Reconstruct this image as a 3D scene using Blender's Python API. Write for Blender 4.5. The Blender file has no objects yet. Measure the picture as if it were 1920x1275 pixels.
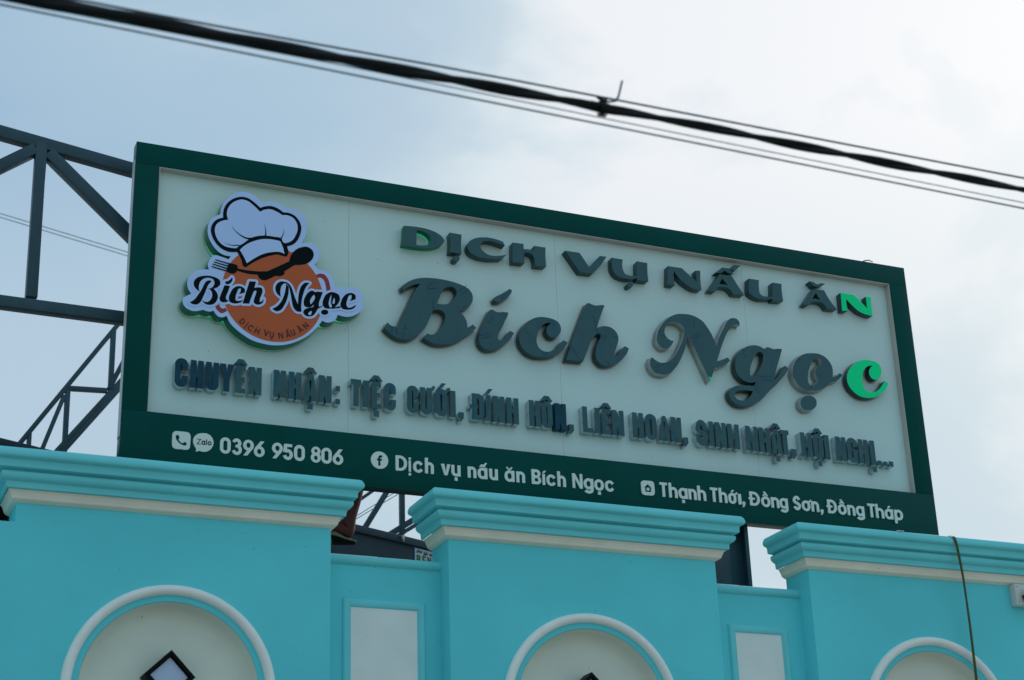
import bpy, bmesh, math, random, json
import numpy as np
from mathutils import Vector, Matrix
scene=bpy.context.scene
# ============================================================ camera
cd=bpy.data.cameras.new('camera');cam=bpy.data.objects.new('camera',cd);scene.collection.objects.link(cam);scene.camera=cam
cam.location=(-1.43244,-7.87645,1.62142)
_r=Vector((.91836773,-.3943527,-.03296454));_u=Vector((-.12185668,-.36106372,.92454526));_f=Vector((.37649922,.84505558,.37964378))
cam.rotation_euler=Matrix((_r,_u,-_f)).transposed().to_euler()
cd.sensor_width=36;cd.lens=3218.587/1920*36;cd.clip_start=.05;cd.clip_end=2000
cd.dof.use_dof=True;cd.dof.focus_distance=9.35;cd.dof.aperture_fstop=3.5
# ============================================================ sky
SUN_EL=math.radians(32);SUN_AZ=math.radians(50)     # azimuth from +Y towards +X
sd=Vector((math.sin(SUN_AZ)*math.cos(SUN_EL),math.cos(SUN_AZ)*math.cos(SUN_EL),math.sin(SUN_EL)))
w=bpy.data.worlds.new('World');scene.world=w;w.use_nodes=True;nt=w.node_tree;N=nt.nodes;L=nt.links;N.clear()
out=N.new('ShaderNodeOutputWorld');bg=N.new('ShaderNodeBackground');bg2=N.new('ShaderNodeBackground')
sky=N.new('ShaderNodeTexSky');sky.sky_type='NISHITA';sky.sun_disc=False;sky.sun_elevation=SUN_EL;sky.sun_rotation=SUN_AZ;sky.air_density=1.3;sky.dust_density=2.0
L.new(sky.outputs[0],bg.inputs[0]);bg.inputs[1].default_value=.05
tc=N.new('ShaderNodeTexCoord')
dt=N.new('ShaderNodeVectorMath');dt.operation='DOT_PRODUCT';L.new(tc.outputs['Generated'],dt.inputs[0]);dt.inputs[1].default_value=sd
# projected cloud coordinates (flat layer overhead)
sp=N.new('ShaderNodeSeparateXYZ');L.new(tc.outputs['Generated'],sp.inputs[0])
mz=N.new('ShaderNodeMath');mz.operation='MAXIMUM';mz.inputs[1].default_value=.06;L.new(sp.outputs[2],mz.inputs[0])
az=N.new('ShaderNodeMath');az.operation='ADD';az.inputs[1].default_value=.25;L.new(mz.outputs[0],az.inputs[0])
cb=N.new('ShaderNodeCombineXYZ');
for i in (0,1):
    dv=N.new('ShaderNodeMath');dv.operation='DIVIDE';L.new(sp.outputs[i],dv.inputs[0]);L.new(az.outputs[0],dv.inputs[1]);L.new(dv.outputs[0],cb.inputs[i])
nz=N.new('ShaderNodeTexNoise');nz.inputs['Scale'].default_value=2.6;nz.inputs['Detail'].default_value=7;nz.inputs['Roughness'].default_value=.52;nz.inputs['Distortion'].default_value=.35;L.new(cb.outputs[0],nz.inputs['Vector'])
r1=N.new('ShaderNodeMapRange');r1.inputs[1].default_value=.36;r1.inputs[2].default_value=.66;r1.interpolation_type='SMOOTHSTEP';L.new(nz.outputs['Fac'],r1.inputs[0])
r2=N.new('ShaderNodeMapRange');r2.inputs[1].default_value=-.2;r2.inputs[2].default_value=1.0;L.new(dt.outputs['Value'],r2.inputs[0])   # towards the veiled sun
# brightness = glow + clouds
ad=N.new('ShaderNodeMath');ad.operation='MULTIPLY_ADD';ad.inputs[1].default_value=.055;L.new(r1.outputs[0],ad.inputs[0]);L.new(r2.outputs[0],ad.inputs[2])
cr_=N.new('ShaderNodeValToRGB');el=cr_.color_ramp.elements
# glow g: dot -.2 -> 0, 1 -> 1 ; clouds add up to .045
el[0].position=0;el[0].color=(.31,.52,.69,1);el[1].position=1.0;el[1].color=(.82,.85,.89,1)
for ps,c in ((.33,(.375,.60,.75)),(.60,(.345,.545,.71)),(.845,(.335,.495,.655)),(.90,(.39,.545,.675)),(.935,(.45,.585,.705)),(.965,(.53,.655,.74)),(.982,(.68,.765,.82))):
    e=el.new(ps);e.color=(*c,1)
L.new(ad.outputs[0],cr_.inputs[0])
def smooth_mix(col_in,z0,z1,amt,colour):
    r=N.new('ShaderNodeMapRange');r.interpolation_type='SMOOTHSTEP';r.inputs[1].default_value=z0;r.inputs[2].default_value=z1;r.inputs[3].default_value=0;r.inputs[4].default_value=amt
    L.new(sp.outputs[2],r.inputs[0]);m=N.new('ShaderNodeMix');m.data_type='RGBA';L.new(r.outputs[0],m.inputs[0]);L.new(col_in,m.inputs[6]);m.inputs[7].default_value=(*colour,1);return m.outputs[2]
c1=smooth_mix(cr_.outputs[0],.50,.36,.42,(.58,.69,.745))        # haze low in the sky
c2=smooth_mix(c1,.60,.95,.6,(.64,.74,.81))                     # brighter thin cloud overhead
L.new(c2,bg2.inputs[0]);bg2.inputs[1].default_value=1.0
ms=N.new('ShaderNodeMixShader');ms.inputs[0].default_value=.90;L.new(bg.outputs[0],ms.inputs[1]);L.new(bg2.outputs[0],ms.inputs[2]);L.new(ms.outputs[0],out.inputs[0])
# ============================================================ sun behind thin cloud
sl=bpy.data.lights.new('sun','SUN');so=bpy.data.objects.new('sun',sl);scene.collection.objects.link(so)
sl.energy=1.4;sl.angle=math.radians(12);sl.color=(1,.96,.9);so.rotation_euler=(-sd).to_track_quat('-Z','Y').to_euler();so.location=(20,20,30)
scene.view_settings.view_transform='Standard';scene.view_settings.look='None';scene.view_settings.gamma=1;scene.view_settings.exposure=.13;scene.view_settings.use_curve_mapping=False
# outlines of letters and emblem: [name, material, front y, depth, loops, backing loops]; loops in 0.1 mm on the board, first point then steps
DATA='''[["script_letter","film",-0.002,0.05,[[14423,8299,-126,15,-126,29,-90,30,-151,71,-137,83,-86,61,-126,108,-130,126,162,327,18,3,99,-96,81,-48,54,-16,108,-6,108,8,15,8,129,85,64,77,42,90,74,230,114,274,126,288,211,450,227,540,127,234,129,198,126,180,2,18,-198,-59,-126,-51,-126,-63,-185,-115,-319,-241,-18,17,-60,188,4,18,236,226,147,116,159,101,162,84,216,82,216,58,252,45,270,31,324,17,342,-2,252,-16,342,-37,306,-55,252,-66,180,-72,126,-65,72,-46,53,-41,51,-54,59,-90,35,-72,23,-72,18,-108,-3,-108,-19,-108,-37,-108,-35,-72,-69,-108,-46,-54,-84,-78,-144,-115,-90,-65,-108,-65,-90,-42,-130,-49,7,-18,123,-63,90,-68,80,-85,85,-126,51,-108,33,-108,17,-126,-1,-162,4,-18,91,46,67,44,62,54,87,92,210,-164,-8,-18,-164,-180,-146,-141,-342,-255,-219,-180,-213,-145,-144,-81,-90,-42,-162,-65,-180,-58,-180,-47,-162,-30,-180,-16,-180,1,-144,19,-90,22,-144,53,-162,76,-142,79,1,18,221,270,10,8,90,-31,72,-15,90,3,54,14,72,31,108,68,72,70,90,104,90,117,53,81,106,198,83,216,47,162,9,54,0,54,-26,126,-25,54,-27,36,-44,36,-50,28,-108,37,-126,6,-144,-17,-144,-45,-162,-423,-123,-288,-93,-195,-54,-91,-90,-128,-342,-406,-108,-101,-90,-70,-144,-93,-90,-44,-90,-34,-126,-30,-126,-16],[16432,10640,7,-4,72,1,216,10,162,19,108,24,90,31,54,27,54,42,61,66,125,162,128,198,48,90,23,90,5,108,-17,72,-49,72,-54,49,-39,23,-51,17,-108,3,-108,-15,-108,-31,-108,-53,-72,-57,-80,-98,-91,-162,-94,-270]],[[14306,8237,-150,33,-120,41,-150,72,-120,72,-152,112,-164,150,-59,60,-14,30,0,30,176,360,33,33,30,9,42,-12,108,-103,60,-40,60,-19,60,-4,120,10,120,82,52,74,91,270,112,270,356,780,213,510,128,240,136,210,-8,12,-30,-4,-210,-103,-150,-95,-330,-248,-30,-13,-30,1,-30,15,-28,45,-67,210,-4,30,8,30,151,154,163,146,167,121,180,105,180,82,210,69,210,50,270,43,300,29,330,11,360,-10,270,-23,300,-37,300,-62,210,-60,180,-75,180,-100,69,-53,58,-60,53,-77,52,-103,43,-150,6,-120,-8,-90,-17,-90,-41,-120,-103,-180,-109,-120,-273,-215,-209,-115,149,-126,68,-84,59,-90,79,-180,45,-240,19,-7,163,157,47,16,42,-16,198,-155,29,-25,16,-30,1,-30,-16,-36,-186,-204,-144,-139,-336,-251,-234,-192,-210,-142,-270,-141,-330,-117,-180,-47,-180,-34,-180,-15,-180,1,-180,23,-90,25,-120,43,-180,83,-180,107,-19,46,5,30,20,30,221,270,43,34,30,5,150,-45,90,0,120,48,90,62,149,166,110,150,101,180,75,180,57,180,16,90,-9,90,-31,90,-68,60,-100,39,-120,9,-120,-14,-90,-23,-30,-25,-131,-346,-127,-300,-99,-210,-63,-108,-189,-252,-201,-237,-119,-123,-121,-99,-120,-81,-120,-65,-120,-48,-120,-30,-150,-20,-150,-1],[16549,10727,37,-13,120,7,210,27,150,45,90,64,161,200,167,270,23,90,2,90,-22,60,-31,38,-60,46,-30,11,-120,1,-90,-16,-90,-28,-90,-47,-46,-35,-74,-90,-85,-150,-95,-270]]],
["marker_marks","marker",-0.0026,0.0005,[[13746,8878,106,45,55,-90,-126,-152,123,4,-3,-34,-154,27,128,167,-28,44,-87,-42],[14032,8788,114,41,42,-88,-115,-145,151,29,4,-34,-186,-7,114,169,-16,43,-96,-40],[14647,9135,-151,-345,-31,14,151,344],[14616,9003,147,-67,-14,-31,-147,67],[14385,8672,193,-30,-5,-34,-194,30],[14576,8561,-158,-206,-27,21,158,206],[16222,11832,-262,-249,-22,-183,-33,5,27,197,266,255],[15963,11470,499,82,6,-34,-500,-82],[16232,10870,3,-616,-34,0,-3,616],[18191,11943,-494,-452,-23,25,494,452],[18328,11784,-549,-535,-24,24,549,535],[18206,10807,-291,-263,-23,25,292,263]],0],
["script_letter","film",-0.002,0.05,[[19197,8345,-108,39,-90,55,-84,86,-58,90,-35,90,-16,90,-5,108,10,126,36,180,31,108,143,360,95,216,145,306,258,504,92,35,54,4,36,-11,90,-54,36,-15,90,-22,72,-9,72,6,216,50,198,11,126,-5,5,-8,-24,-108,-39,-108,-129,-252,-260,-558,-139,-252,-44,-100,-38,-170,-4,-72,21,-36,21,-15,54,-20,54,-7,36,5,36,13,99,60,59,54,40,51,114,183,176,252,16,14,248,-86,0,-18,-73,-126,-133,-198,-158,-180,-280,-274,-126,-102,-126,-90,-72,-44,-108,-54,-198,-70,-126,-28,-126,-20,-72,-1],[19881,11238,-36,17,-23,24,-21,36,-28,72,2,18,44,72,62,68,87,58,291,161,126,82,162,128,144,142,18,6,72,-13,50,-20,20,-18,11,-36,-8,-54,-37,-101,-36,-57,-126,-145,-270,-238,-126,-90,-144,-74,-144,-36]],[[19146,8282,-120,51,-90,62,-67,67,-80,120,-36,90,-18,90,-9,150,9,120,69,300,142,360,204,450,305,600,21,23,60,28,60,19,60,7,60,-12,150,-78,120,-22,60,4,150,37,120,18,270,7,60,-11,30,-36,5,-44,-55,-210,-402,-840,-148,-271,-38,-89,-35,-180,13,-15,30,-11,60,2,60,31,70,53,51,60,112,180,187,269,30,27,30,8,30,-5,256,-89,42,-30,12,-30,-1,-30,-84,-150,-163,-240,-182,-201,-270,-259,-150,-119,-120,-81,-108,-60,-132,-56,-240,-67,-210,-26,-90,7],[19896,11161,-60,14,-60,41,-42,66,-35,90,-4,30,9,30,55,90,52,60,85,65,330,185,120,78,120,93,180,174,30,18,30,3,120,-24,46,-22,34,-30,20,-30,11,-60,-8,-60,-29,-90,-71,-120,-135,-150,-288,-251,-150,-100,-90,-45,-90,-30,-90,-20]]],
["marker_marks","marker",-0.0026,0.0005,[[18840,9106,671,207,10,-33,-671,-207],[18913,8948,600,208,11,-32,-600,-208],[19291,9967,264,20,2,-34,-264,-20],[19581,10064,20,259,34,-2,-20,-260],[20241,11698,-48,-247,-33,7,48,247],[20402,11760,-91,-333,-32,9,91,333]],0],
["script_letter","film",-0.002,0.05,[[22012,8316,-144,37,-139,55,-77,43,-115,83,-101,98,-90,111,-72,115,-54,125,-25,109,-10,126,6,144,12,72,37,144,61,162,74,144,57,90,96,126,84,90,130,119,144,111,144,96,144,76,90,37,162,51,162,32,180,15,180,-5,162,-15,126,-17,126,-32,108,-44,90,-52,72,-69,36,-51,39,-72,34,-108,10,-126,-14,-108,-39,-108,-64,-108,-71,-90,-71,-72,-58,-43,-90,-44,-90,-23,-72,-4,-72,14,-90,38,-59,44,-62,72,-45,90,-15,90,1,54,14,90,34,90,78,123,65,75,97,90,-18,11,-126,-2,-72,-19,-72,-31,-72,-41,-72,-52,-126,-120,-108,-147,-93,-175,-44,-108,-41,-126,-27,-108,-20,-108,-5,-180,13,-108,15,-54,38,-90,56,-90,36,-40,72,-56,72,-39,90,-33,108,-16,72,1,90,10,72,16,108,41,126,65,144,97,91,80,53,61,125,191,55,71,73,73,125,112,18,2,209,-96,20,-18,-156,-252,-55,-76,-108,-125,-108,-105,-126,-105,-123,-93,-111,-72,-72,-40,-144,-66,-90,-33,-162,-47,-198,-37,-162,-16,-252,-12,-144,3]],[[21949,8253,-120,34,-150,63,-120,72,-90,73,-92,90,-96,120,-75,120,-52,120,-30,120,-13,120,0,120,19,150,40,150,56,150,58,120,92,150,93,122,90,97,150,134,150,115,150,97,125,65,115,48,150,47,180,37,180,14,360,-19,150,-22,120,-32,120,-50,90,-52,90,-84,64,-97,50,-120,21,-120,-2,-120,-25,-120,-54,-120,-84,-125,-90,-100,-90,-74,-90,-46,-90,-28,-90,-11,-90,9,-90,30,-90,52,-60,57,-62,86,-38,90,-15,90,7,120,22,90,56,117,65,93,-5,8,-30,-3,-146,-95,-120,-120,-94,-131,-88,-169,-75,-210,-45,-210,-3,-180,22,-120,38,-90,61,-89,60,-52,68,-39,82,-31,90,-14,120,4,120,27,90,36,120,65,169,123,84,90,117,180,71,90,193,180,56,29,30,-5,248,-114,34,-30,10,-30,-18,-60,-147,-240,-168,-210,-199,-185,-240,-178,-120,-71,-150,-70,-270,-87,-270,-46,-420,-23,-120,7]]],
["marker_marks","marker",-0.0026,0.0005,[[21559,9747,387,-312,-21,-27,-387,313],[23069,10578,53,-353,-34,-5,-52,353],[23233,10621,46,-335,-34,-4,-45,334],[22590,8582,-34,-221,-34,5,34,221],[22767,8606,-17,-219,-34,3,17,219]],0],
["script_letter","film",-0.002,0.05,[[26203,8305,-90,36,-90,54,-72,60,-72,80,-38,59,-32,72,-21,90,-10,90,0,72,16,126,36,180,49,171,75,189,198,360,19,54,4,36,-4,54,-18,54,-22,20,-54,10,-54,-3,-54,-15,-72,-50,-144,-147,-122,-175,-71,-126,-33,-72,-105,-252,-421,-954,-1030,-42,-14,6,180,504,207,540,752,1818,315,705,18,17,90,35,36,4,36,-5,144,-51,108,-25,72,-9,90,6,128,25,214,59,54,4,54,-5,54,-9,18,-13,-111,-252,-296,-720,-82,-234,-71,-234,182,96,180,66,144,28,108,7,90,-4,108,-18,54,-17,126,-59,72,-49,59,-50,49,-51,56,-75,53,-108,25,-108,9,-108,-11,-108,-39,-162,-39,-120,-193,-474,-79,-216,56,-27,54,-2,36,16,72,56,63,65,45,70,67,128,48,72,117,126,164,147,18,9,234,-102,3,-18,-80,-198,-67,-128,-54,-79,-100,-117,-170,-176,-108,-102,-126,-102,-129,-88,-141,-81,-144,-64,-126,-43,-126,-28,-126,-16,-126,1]],[[26158,8241,-90,39,-90,55,-90,77,-63,71,-42,60,-42,90,-23,90,-15,120,11,180,64,300,97,270,212,390,10,30,1,60,-30,24,-60,-10,-30,-15,-99,-89,-105,-120,-115,-180,-71,-147,-510,-1176,-30,-44,-60,-17,-1020,-39,-30,1,-30,14,-23,28,-7,30,189,540,207,540,667,1620,208,480,205,450,24,21,60,29,90,25,60,-1,150,-51,180,-36,180,25,270,68,90,-3,90,-16,45,-31,12,-30,-1,-30,-402,-960,-105,-300,31,-2,180,65,150,30,180,7,150,-21,137,-49,133,-77,120,-106,89,-117,54,-120,27,-120,8,-120,-13,-120,-74,-270,-241,-601,30,-6,73,67,42,60,80,150,64,90,161,164,150,127,30,5,30,-7,240,-105,30,-20,20,-44,-15,-60,-86,-210,-65,-120,-63,-90,-102,-120,-207,-210,-135,-120,-120,-90,-247,-149,-270,-104,-120,-27,-150,-18,-120,1]]],
["marker_marks","marker",-0.0026,0.0005,[[25736,11255,247,-587,-32,-13,-246,587],[25854,10593,135,-361,-32,-12,-134,361],[25075,11052,20,-206,-34,-4,-20,206],[24324,9245,504,-830,-30,-17,-503,829],[24225,9060,79,-258,-33,-10,-78,258],[26262,10118,137,-314,-31,-14,-137,315],[26450,10143,102,-252,-31,-12,-102,251],[26945,10145,309,-66,-7,-33,-309,65],[26234,8509,161,66,152,-7,49,-215,-33,-7,-42,199,-119,-3,-156,-64]],0],
["script_letter","film",-0.002,0.05,[[32959,8178,-708,1624,-165,432,-63,146,-113,196,-175,233,-12,-17,-91,-414,-59,-198,-97,-270,-123,-270,-196,-378,-161,-270,-179,-241,-234,-261,-126,-115,-126,-78,-144,-58,-180,-42,-180,-11,-198,22,-104,28,-40,18,-59,36,-49,40,-79,86,-69,108,-51,126,-17,108,8,126,28,97,53,101,73,104,146,-104,178,-105,90,-35,108,-17,72,-2,108,9,180,37,108,42,126,81,166,152,151,162,200,270,111,180,248,468,93,198,70,198,57,234,37,252,-77,108,-80,90,-58,45,-90,49,-108,38,-108,20,-90,3,-108,-9,-72,-15,-108,-38,-90,-47,-72,-52,-54,-50,-73,-88,-53,-89,-24,-55,-29,-90,-28,-144,-2,-90,14,-72,29,-72,57,-90,67,-72,60,-46,72,-40,54,-20,72,-10,108,4,17,-14,-79,-162,-46,-79,-62,-83,-64,-63,-90,-66,-108,-56,-108,-31,-90,-8,-54,3,-72,19,-54,26,-54,38,-72,66,-58,72,-50,89,-19,55,-9,54,0,72,53,288,70,216,67,144,76,126,100,144,112,143,126,141,126,124,144,127,127,95,161,98,108,54,162,64,180,41,252,28,234,17,108,0,162,-14,234,-48,90,-29,162,-66,162,-90,72,-53,72,-66,54,-61,70,-91,163,-234,91,-147,85,-159,108,-252,149,-422,18,18,72,224,56,144,130,270,95,180,223,378,144,259,52,83,56,75,74,87,73,72,87,59,90,41,72,20,90,10,108,-9,72,-21,49,-28,39,-36,41,-54,28,-54,16,-54,4,-54,-15,-118,-108,35,-72,5,-90,-22,-102,-44,-96,-65,-133,-115,-113,-126,-96,-126,-54,-81,-89,-153,-143,-270,-121,-252,-165,-378,-328,-828,0,-19,162,41,90,33,198,100,252,147,172,-176,-11,-18,-35,-32,-162,-134,-144,-99,-162,-97,-144,-77,-144,-65,-272,-90,-101,-216,-149,-368,-126,-241]],[[29746,8116,-180,29,-150,62,-83,62,-60,60,-105,150,-42,90,-27,90,-13,150,23,150,70,150,87,125,30,23,30,6,30,-8,150,-107,165,-99,75,-31,90,-17,150,2,180,33,120,46,120,81,150,137,150,164,120,157,138,208,149,270,212,420,68,180,56,210,46,270,-99,138,-60,55,-60,38,-150,57,-150,18,-180,-24,-90,-32,-78,-40,-72,-52,-60,-58,-92,-130,-38,-90,-25,-90,-19,-120,1,-60,14,-60,45,-90,54,-68,90,-74,60,-32,60,-17,180,1,33,-20,18,-30,3,-30,-97,-210,-107,-162,-90,-89,-150,-100,-150,-55,-150,-16,-120,20,-120,63,-112,99,-69,90,-49,90,-20,60,-13,90,13,150,43,210,78,240,55,120,69,120,217,300,219,240,259,228,180,121,240,122,210,67,180,30,330,30,270,0,270,-44,240,-77,180,-86,150,-99,90,-82,120,-145,170,-245,143,-240,113,-240,114,-301,30,44,95,227,136,270,412,720,123,180,134,146,90,68,120,58,90,27,120,11,120,-12,82,-28,68,-42,72,-78,50,-90,24,-90,-2,-90,-25,-120,-29,-26,-30,-8,-120,41,-60,5,-150,-52,-90,-60,-128,-110,-109,-120,-92,-120,-146,-240,-258,-510,-157,-360,-285,-720,65,15,103,45,168,90,209,128,30,9,30,-4,30,-19,170,-174,23,-30,7,-30,-6,-30,-22,-30,-202,-172,-270,-178,-270,-143,-330,-123,-79,-164,-159,-390,-152,-279,-30,-18,-30,-2,-30,11,-30,35,-712,1633,-225,570,-81,150,-92,132,-29,-42,-58,-240,-84,-270,-145,-360,-313,-600,-114,-180,-157,-212,-300,-330,-90,-77,-120,-74,-150,-64,-150,-40,-180,-20]]],
["marker_marks","marker",-0.0026,0.0005,[[32286,11935,-101,-479,-33,7,100,479],[32558,11090,-633,-480,-21,27,633,480],[32628,10949,-490,-312,-18,29,490,312],[32325,10539,-236,-171,-20,27,236,172],[29767,8812,-381,-297,-21,27,382,297],[30181,8915,-570,-372,-18,28,569,372],[29852,8486,-418,-180,-13,31,418,180],[30053,10871,-235,-97,-13,32,235,97],[29892,10643,361,-39,-4,-34,-361,39]],0],
["script_letter","film",-0.002,0.05,[[34741,6914,-162,43,-72,29,-72,40,-54,38,-85,86,-41,54,-42,72,-25,54,-27,90,-13,90,0,54,10,54,23,72,36,72,61,90,67,69,108,76,126,67,72,30,90,27,270,52,180,23,684,40,18,14,101,232,-11,8,-126,-48,-90,-24,-144,-19,-108,2,-72,8,-126,30,-72,27,-108,52,-144,98,-102,100,-41,54,-55,90,-53,126,-27,126,-8,198,22,198,51,198,61,162,62,124,46,74,109,144,115,123,81,75,117,92,144,93,144,72,90,37,144,47,144,34,144,19,72,2,180,-17,72,-16,108,-37,162,-85,162,110,54,23,54,11,72,-5,234,-61,72,-11,54,4,162,48,72,15,180,11,108,0,16,-8,-499,-1242,-125,-342,-150,-450,2,-7,18,11,107,104,109,111,108,123,504,665,235,-125,-145,-256,-95,-140,-67,-83,-288,-295,-306,-328,-342,-288,-193,-176,-125,-126,-204,-230,-166,-166,-122,-106,-144,-104,-162,-101,-216,-122,-145,-71,-161,-60,-162,-45,-180,-29,-216,-10],[34842,7240,115,-2,144,26,144,57,106,63,92,74,132,142,91,126,93,162,-10,6,-252,3,-252,-9,-162,-16,-144,-27,-126,-33,-90,-38,-78,-48,-66,-56,-44,-70,-23,-90,2,-36,11,-36,47,-72,43,-43,41,-29,67,-30],[35767,8806,36,-13,18,0,54,19,144,111,54,53,70,82,146,195,62,93,92,162,53,108,75,180,51,162,16,90,22,144,0,90,-2,18,-18,36,-45,35,-72,28,-72,10,-54,-12,-69,-43,-129,-130,-90,-109,-111,-175,-91,-162,-77,-162,-93,-234,-49,-162,-12,-72,-19,-180,7,-54,31,-55]],[[34672,6852,-183,61,-151,90,-65,60,-74,90,-81,150,-28,90,-15,90,-1,90,10,60,59,150,79,120,60,63,120,88,150,80,150,53,390,74,413,32,67,26,240,-10,30,12,9,32,-9,6,-60,-17,-150,-17,-150,3,-136,25,-166,60,-148,82,-150,120,-104,128,-82,150,-46,150,-17,150,3,180,32,210,62,210,78,180,89,150,105,137,210,210,120,95,150,96,240,111,150,49,150,35,180,22,210,-12,180,-44,180,-85,150,97,120,34,90,-7,300,-69,240,60,90,12,240,5,60,-15,30,-41,-8,-60,-461,-1140,-156,-420,-45,-150,10,-10,120,139,480,635,30,22,30,5,30,-7,240,-128,27,-26,11,-30,-17,-60,-137,-240,-102,-150,-73,-90,-601,-630,-338,-284,-182,-166,-121,-120,-213,-240,-174,-174,-120,-104,-150,-109,-180,-112,-270,-149,-180,-79,-150,-48,-180,-41,-240,-23,-180,5],[34757,7333,125,-21,120,7,120,31,120,55,115,78,95,90,101,120,78,120,-29,9,-120,0,-330,-17,-240,-43,-150,-52,-120,-83,-37,-54,-17,-60,14,-60,40,-53,60,-46],[35770,8893,42,-25,30,12,150,120,180,220,161,243,132,270,83,240,41,270,-3,30,-24,31,-90,29,-30,-1,-60,-30,-180,-188,-185,-291,-119,-240,-124,-330,-41,-270,9,-60]]],
["marker_marks","marker",-0.0026,0.0005,[[35237,10420,297,-61,-7,-34,-297,62],[35279,10293,238,-302,-27,-21,-237,302],[36105,8886,1048,87,2,-34,-1047,-87],[36670,8719,503,16,1,-34,-503,-16],[35824,8267,316,-45,-5,-34,-315,45],[35907,8106,222,-228,-25,-24,-221,228]],0],
["script_letter","film",-0.002,0.05,[[39196,7141,-108,38,-72,46,-74,82,-29,54,-13,36,-13,108,17,108,46,108,61,90,89,90,114,81,126,59,126,34,126,11,90,-6,120,-35,96,-56,52,-52,38,-55,29,-71,11,-72,-2,-72,-15,-72,-48,-108,-48,-72,-71,-77,-90,-73,-90,-53,-90,-39,-90,-27,-90,-15,-108,-3],[39430,8404,-144,34,-180,70,-74,41,-78,54,-118,110,-58,70,-50,72,-72,144,-26,72,-30,126,-13,90,-2,72,13,162,55,234,69,180,90,162,108,144,60,66,126,117,180,133,180,101,108,45,180,51,270,42,288,29,108,1,162,-19,162,-40,90,-32,72,-35,73,-45,71,-53,72,-66,90,-102,47,-67,43,-75,41,-87,44,-144,14,-144,-14,-216,-49,-258,18,-2,90,35,144,70,108,75,162,144,165,-82,12,-18,-101,-126,-98,-108,-68,-62,-108,-84,-108,-70,-72,-38,-72,-27,-198,-55,-86,-42,-130,-95,-234,-211,-162,-112,-162,-90,-180,-70,-108,-28,-198,-34,-306,-22,-90,1],[39737,8729,53,-8,90,11,54,17,54,29,72,62,126,139,121,164,3,18,-85,126,-54,126,-24,108,-3,72,6,54,11,54,31,90,29,54,55,73,54,57,72,62,90,59,90,50,18,23,32,108,0,54,-9,54,-33,72,-40,36,-40,21,-36,13,-72,12,-36,-1,-54,-12,-110,-51,-106,-90,-76,-90,-45,-72,-230,-468,-58,-144,-59,-216,-19,-108,-29,-270,4,-72,30,-90,63,-90,23,-19]],[[39139,7079,-120,53,-88,70,-67,90,-37,90,-15,120,17,120,47,120,80,120,93,95,120,86,123,59,147,44,150,15,120,-10,120,-36,120,-70,61,-63,57,-90,28,-90,8,-90,-8,-90,-27,-90,-44,-90,-64,-90,-88,-90,-77,-60,-116,-66,-120,-48,-120,-27,-120,-9,-90,7],[39379,8337,-210,62,-180,88,-92,65,-125,120,-111,150,-75,150,-60,210,-16,180,16,180,57,240,69,180,97,177,116,153,184,182,180,136,180,103,137,59,193,55,480,67,180,7,120,-9,150,-27,120,-33,150,-65,168,-115,72,-67,90,-102,102,-161,73,-180,29,-150,2,-150,-33,-270,7,-10,60,25,90,54,240,197,30,4,30,-9,180,-94,30,-32,9,-45,-9,-22,-60,-80,-150,-173,-150,-131,-120,-83,-120,-66,-270,-82,-60,-27,-150,-111,-240,-213,-150,-103,-150,-84,-210,-84,-120,-31,-180,-31,-330,-25,-180,7],[39726,8822,43,-23,60,0,60,13,60,30,158,160,116,150,-75,120,-58,150,-20,120,12,150,52,150,85,125,120,115,180,115,25,35,14,60,-5,60,-24,60,-40,30,-90,22,-60,-8,-96,-44,-103,-90,-51,-60,-57,-90,-206,-420,-62,-150,-45,-150,-31,-150,-27,-210,-6,-90,7,-60,23,-60]]],
["marker_marks","marker",-0.0026,0.0005,[[39184,9548,47,-21,-13,-31,-48,21],[39052,10303,211,7,1,-34,-210,-7],[39823,8662,-124,-167,-27,20,124,168]],0],
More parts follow.
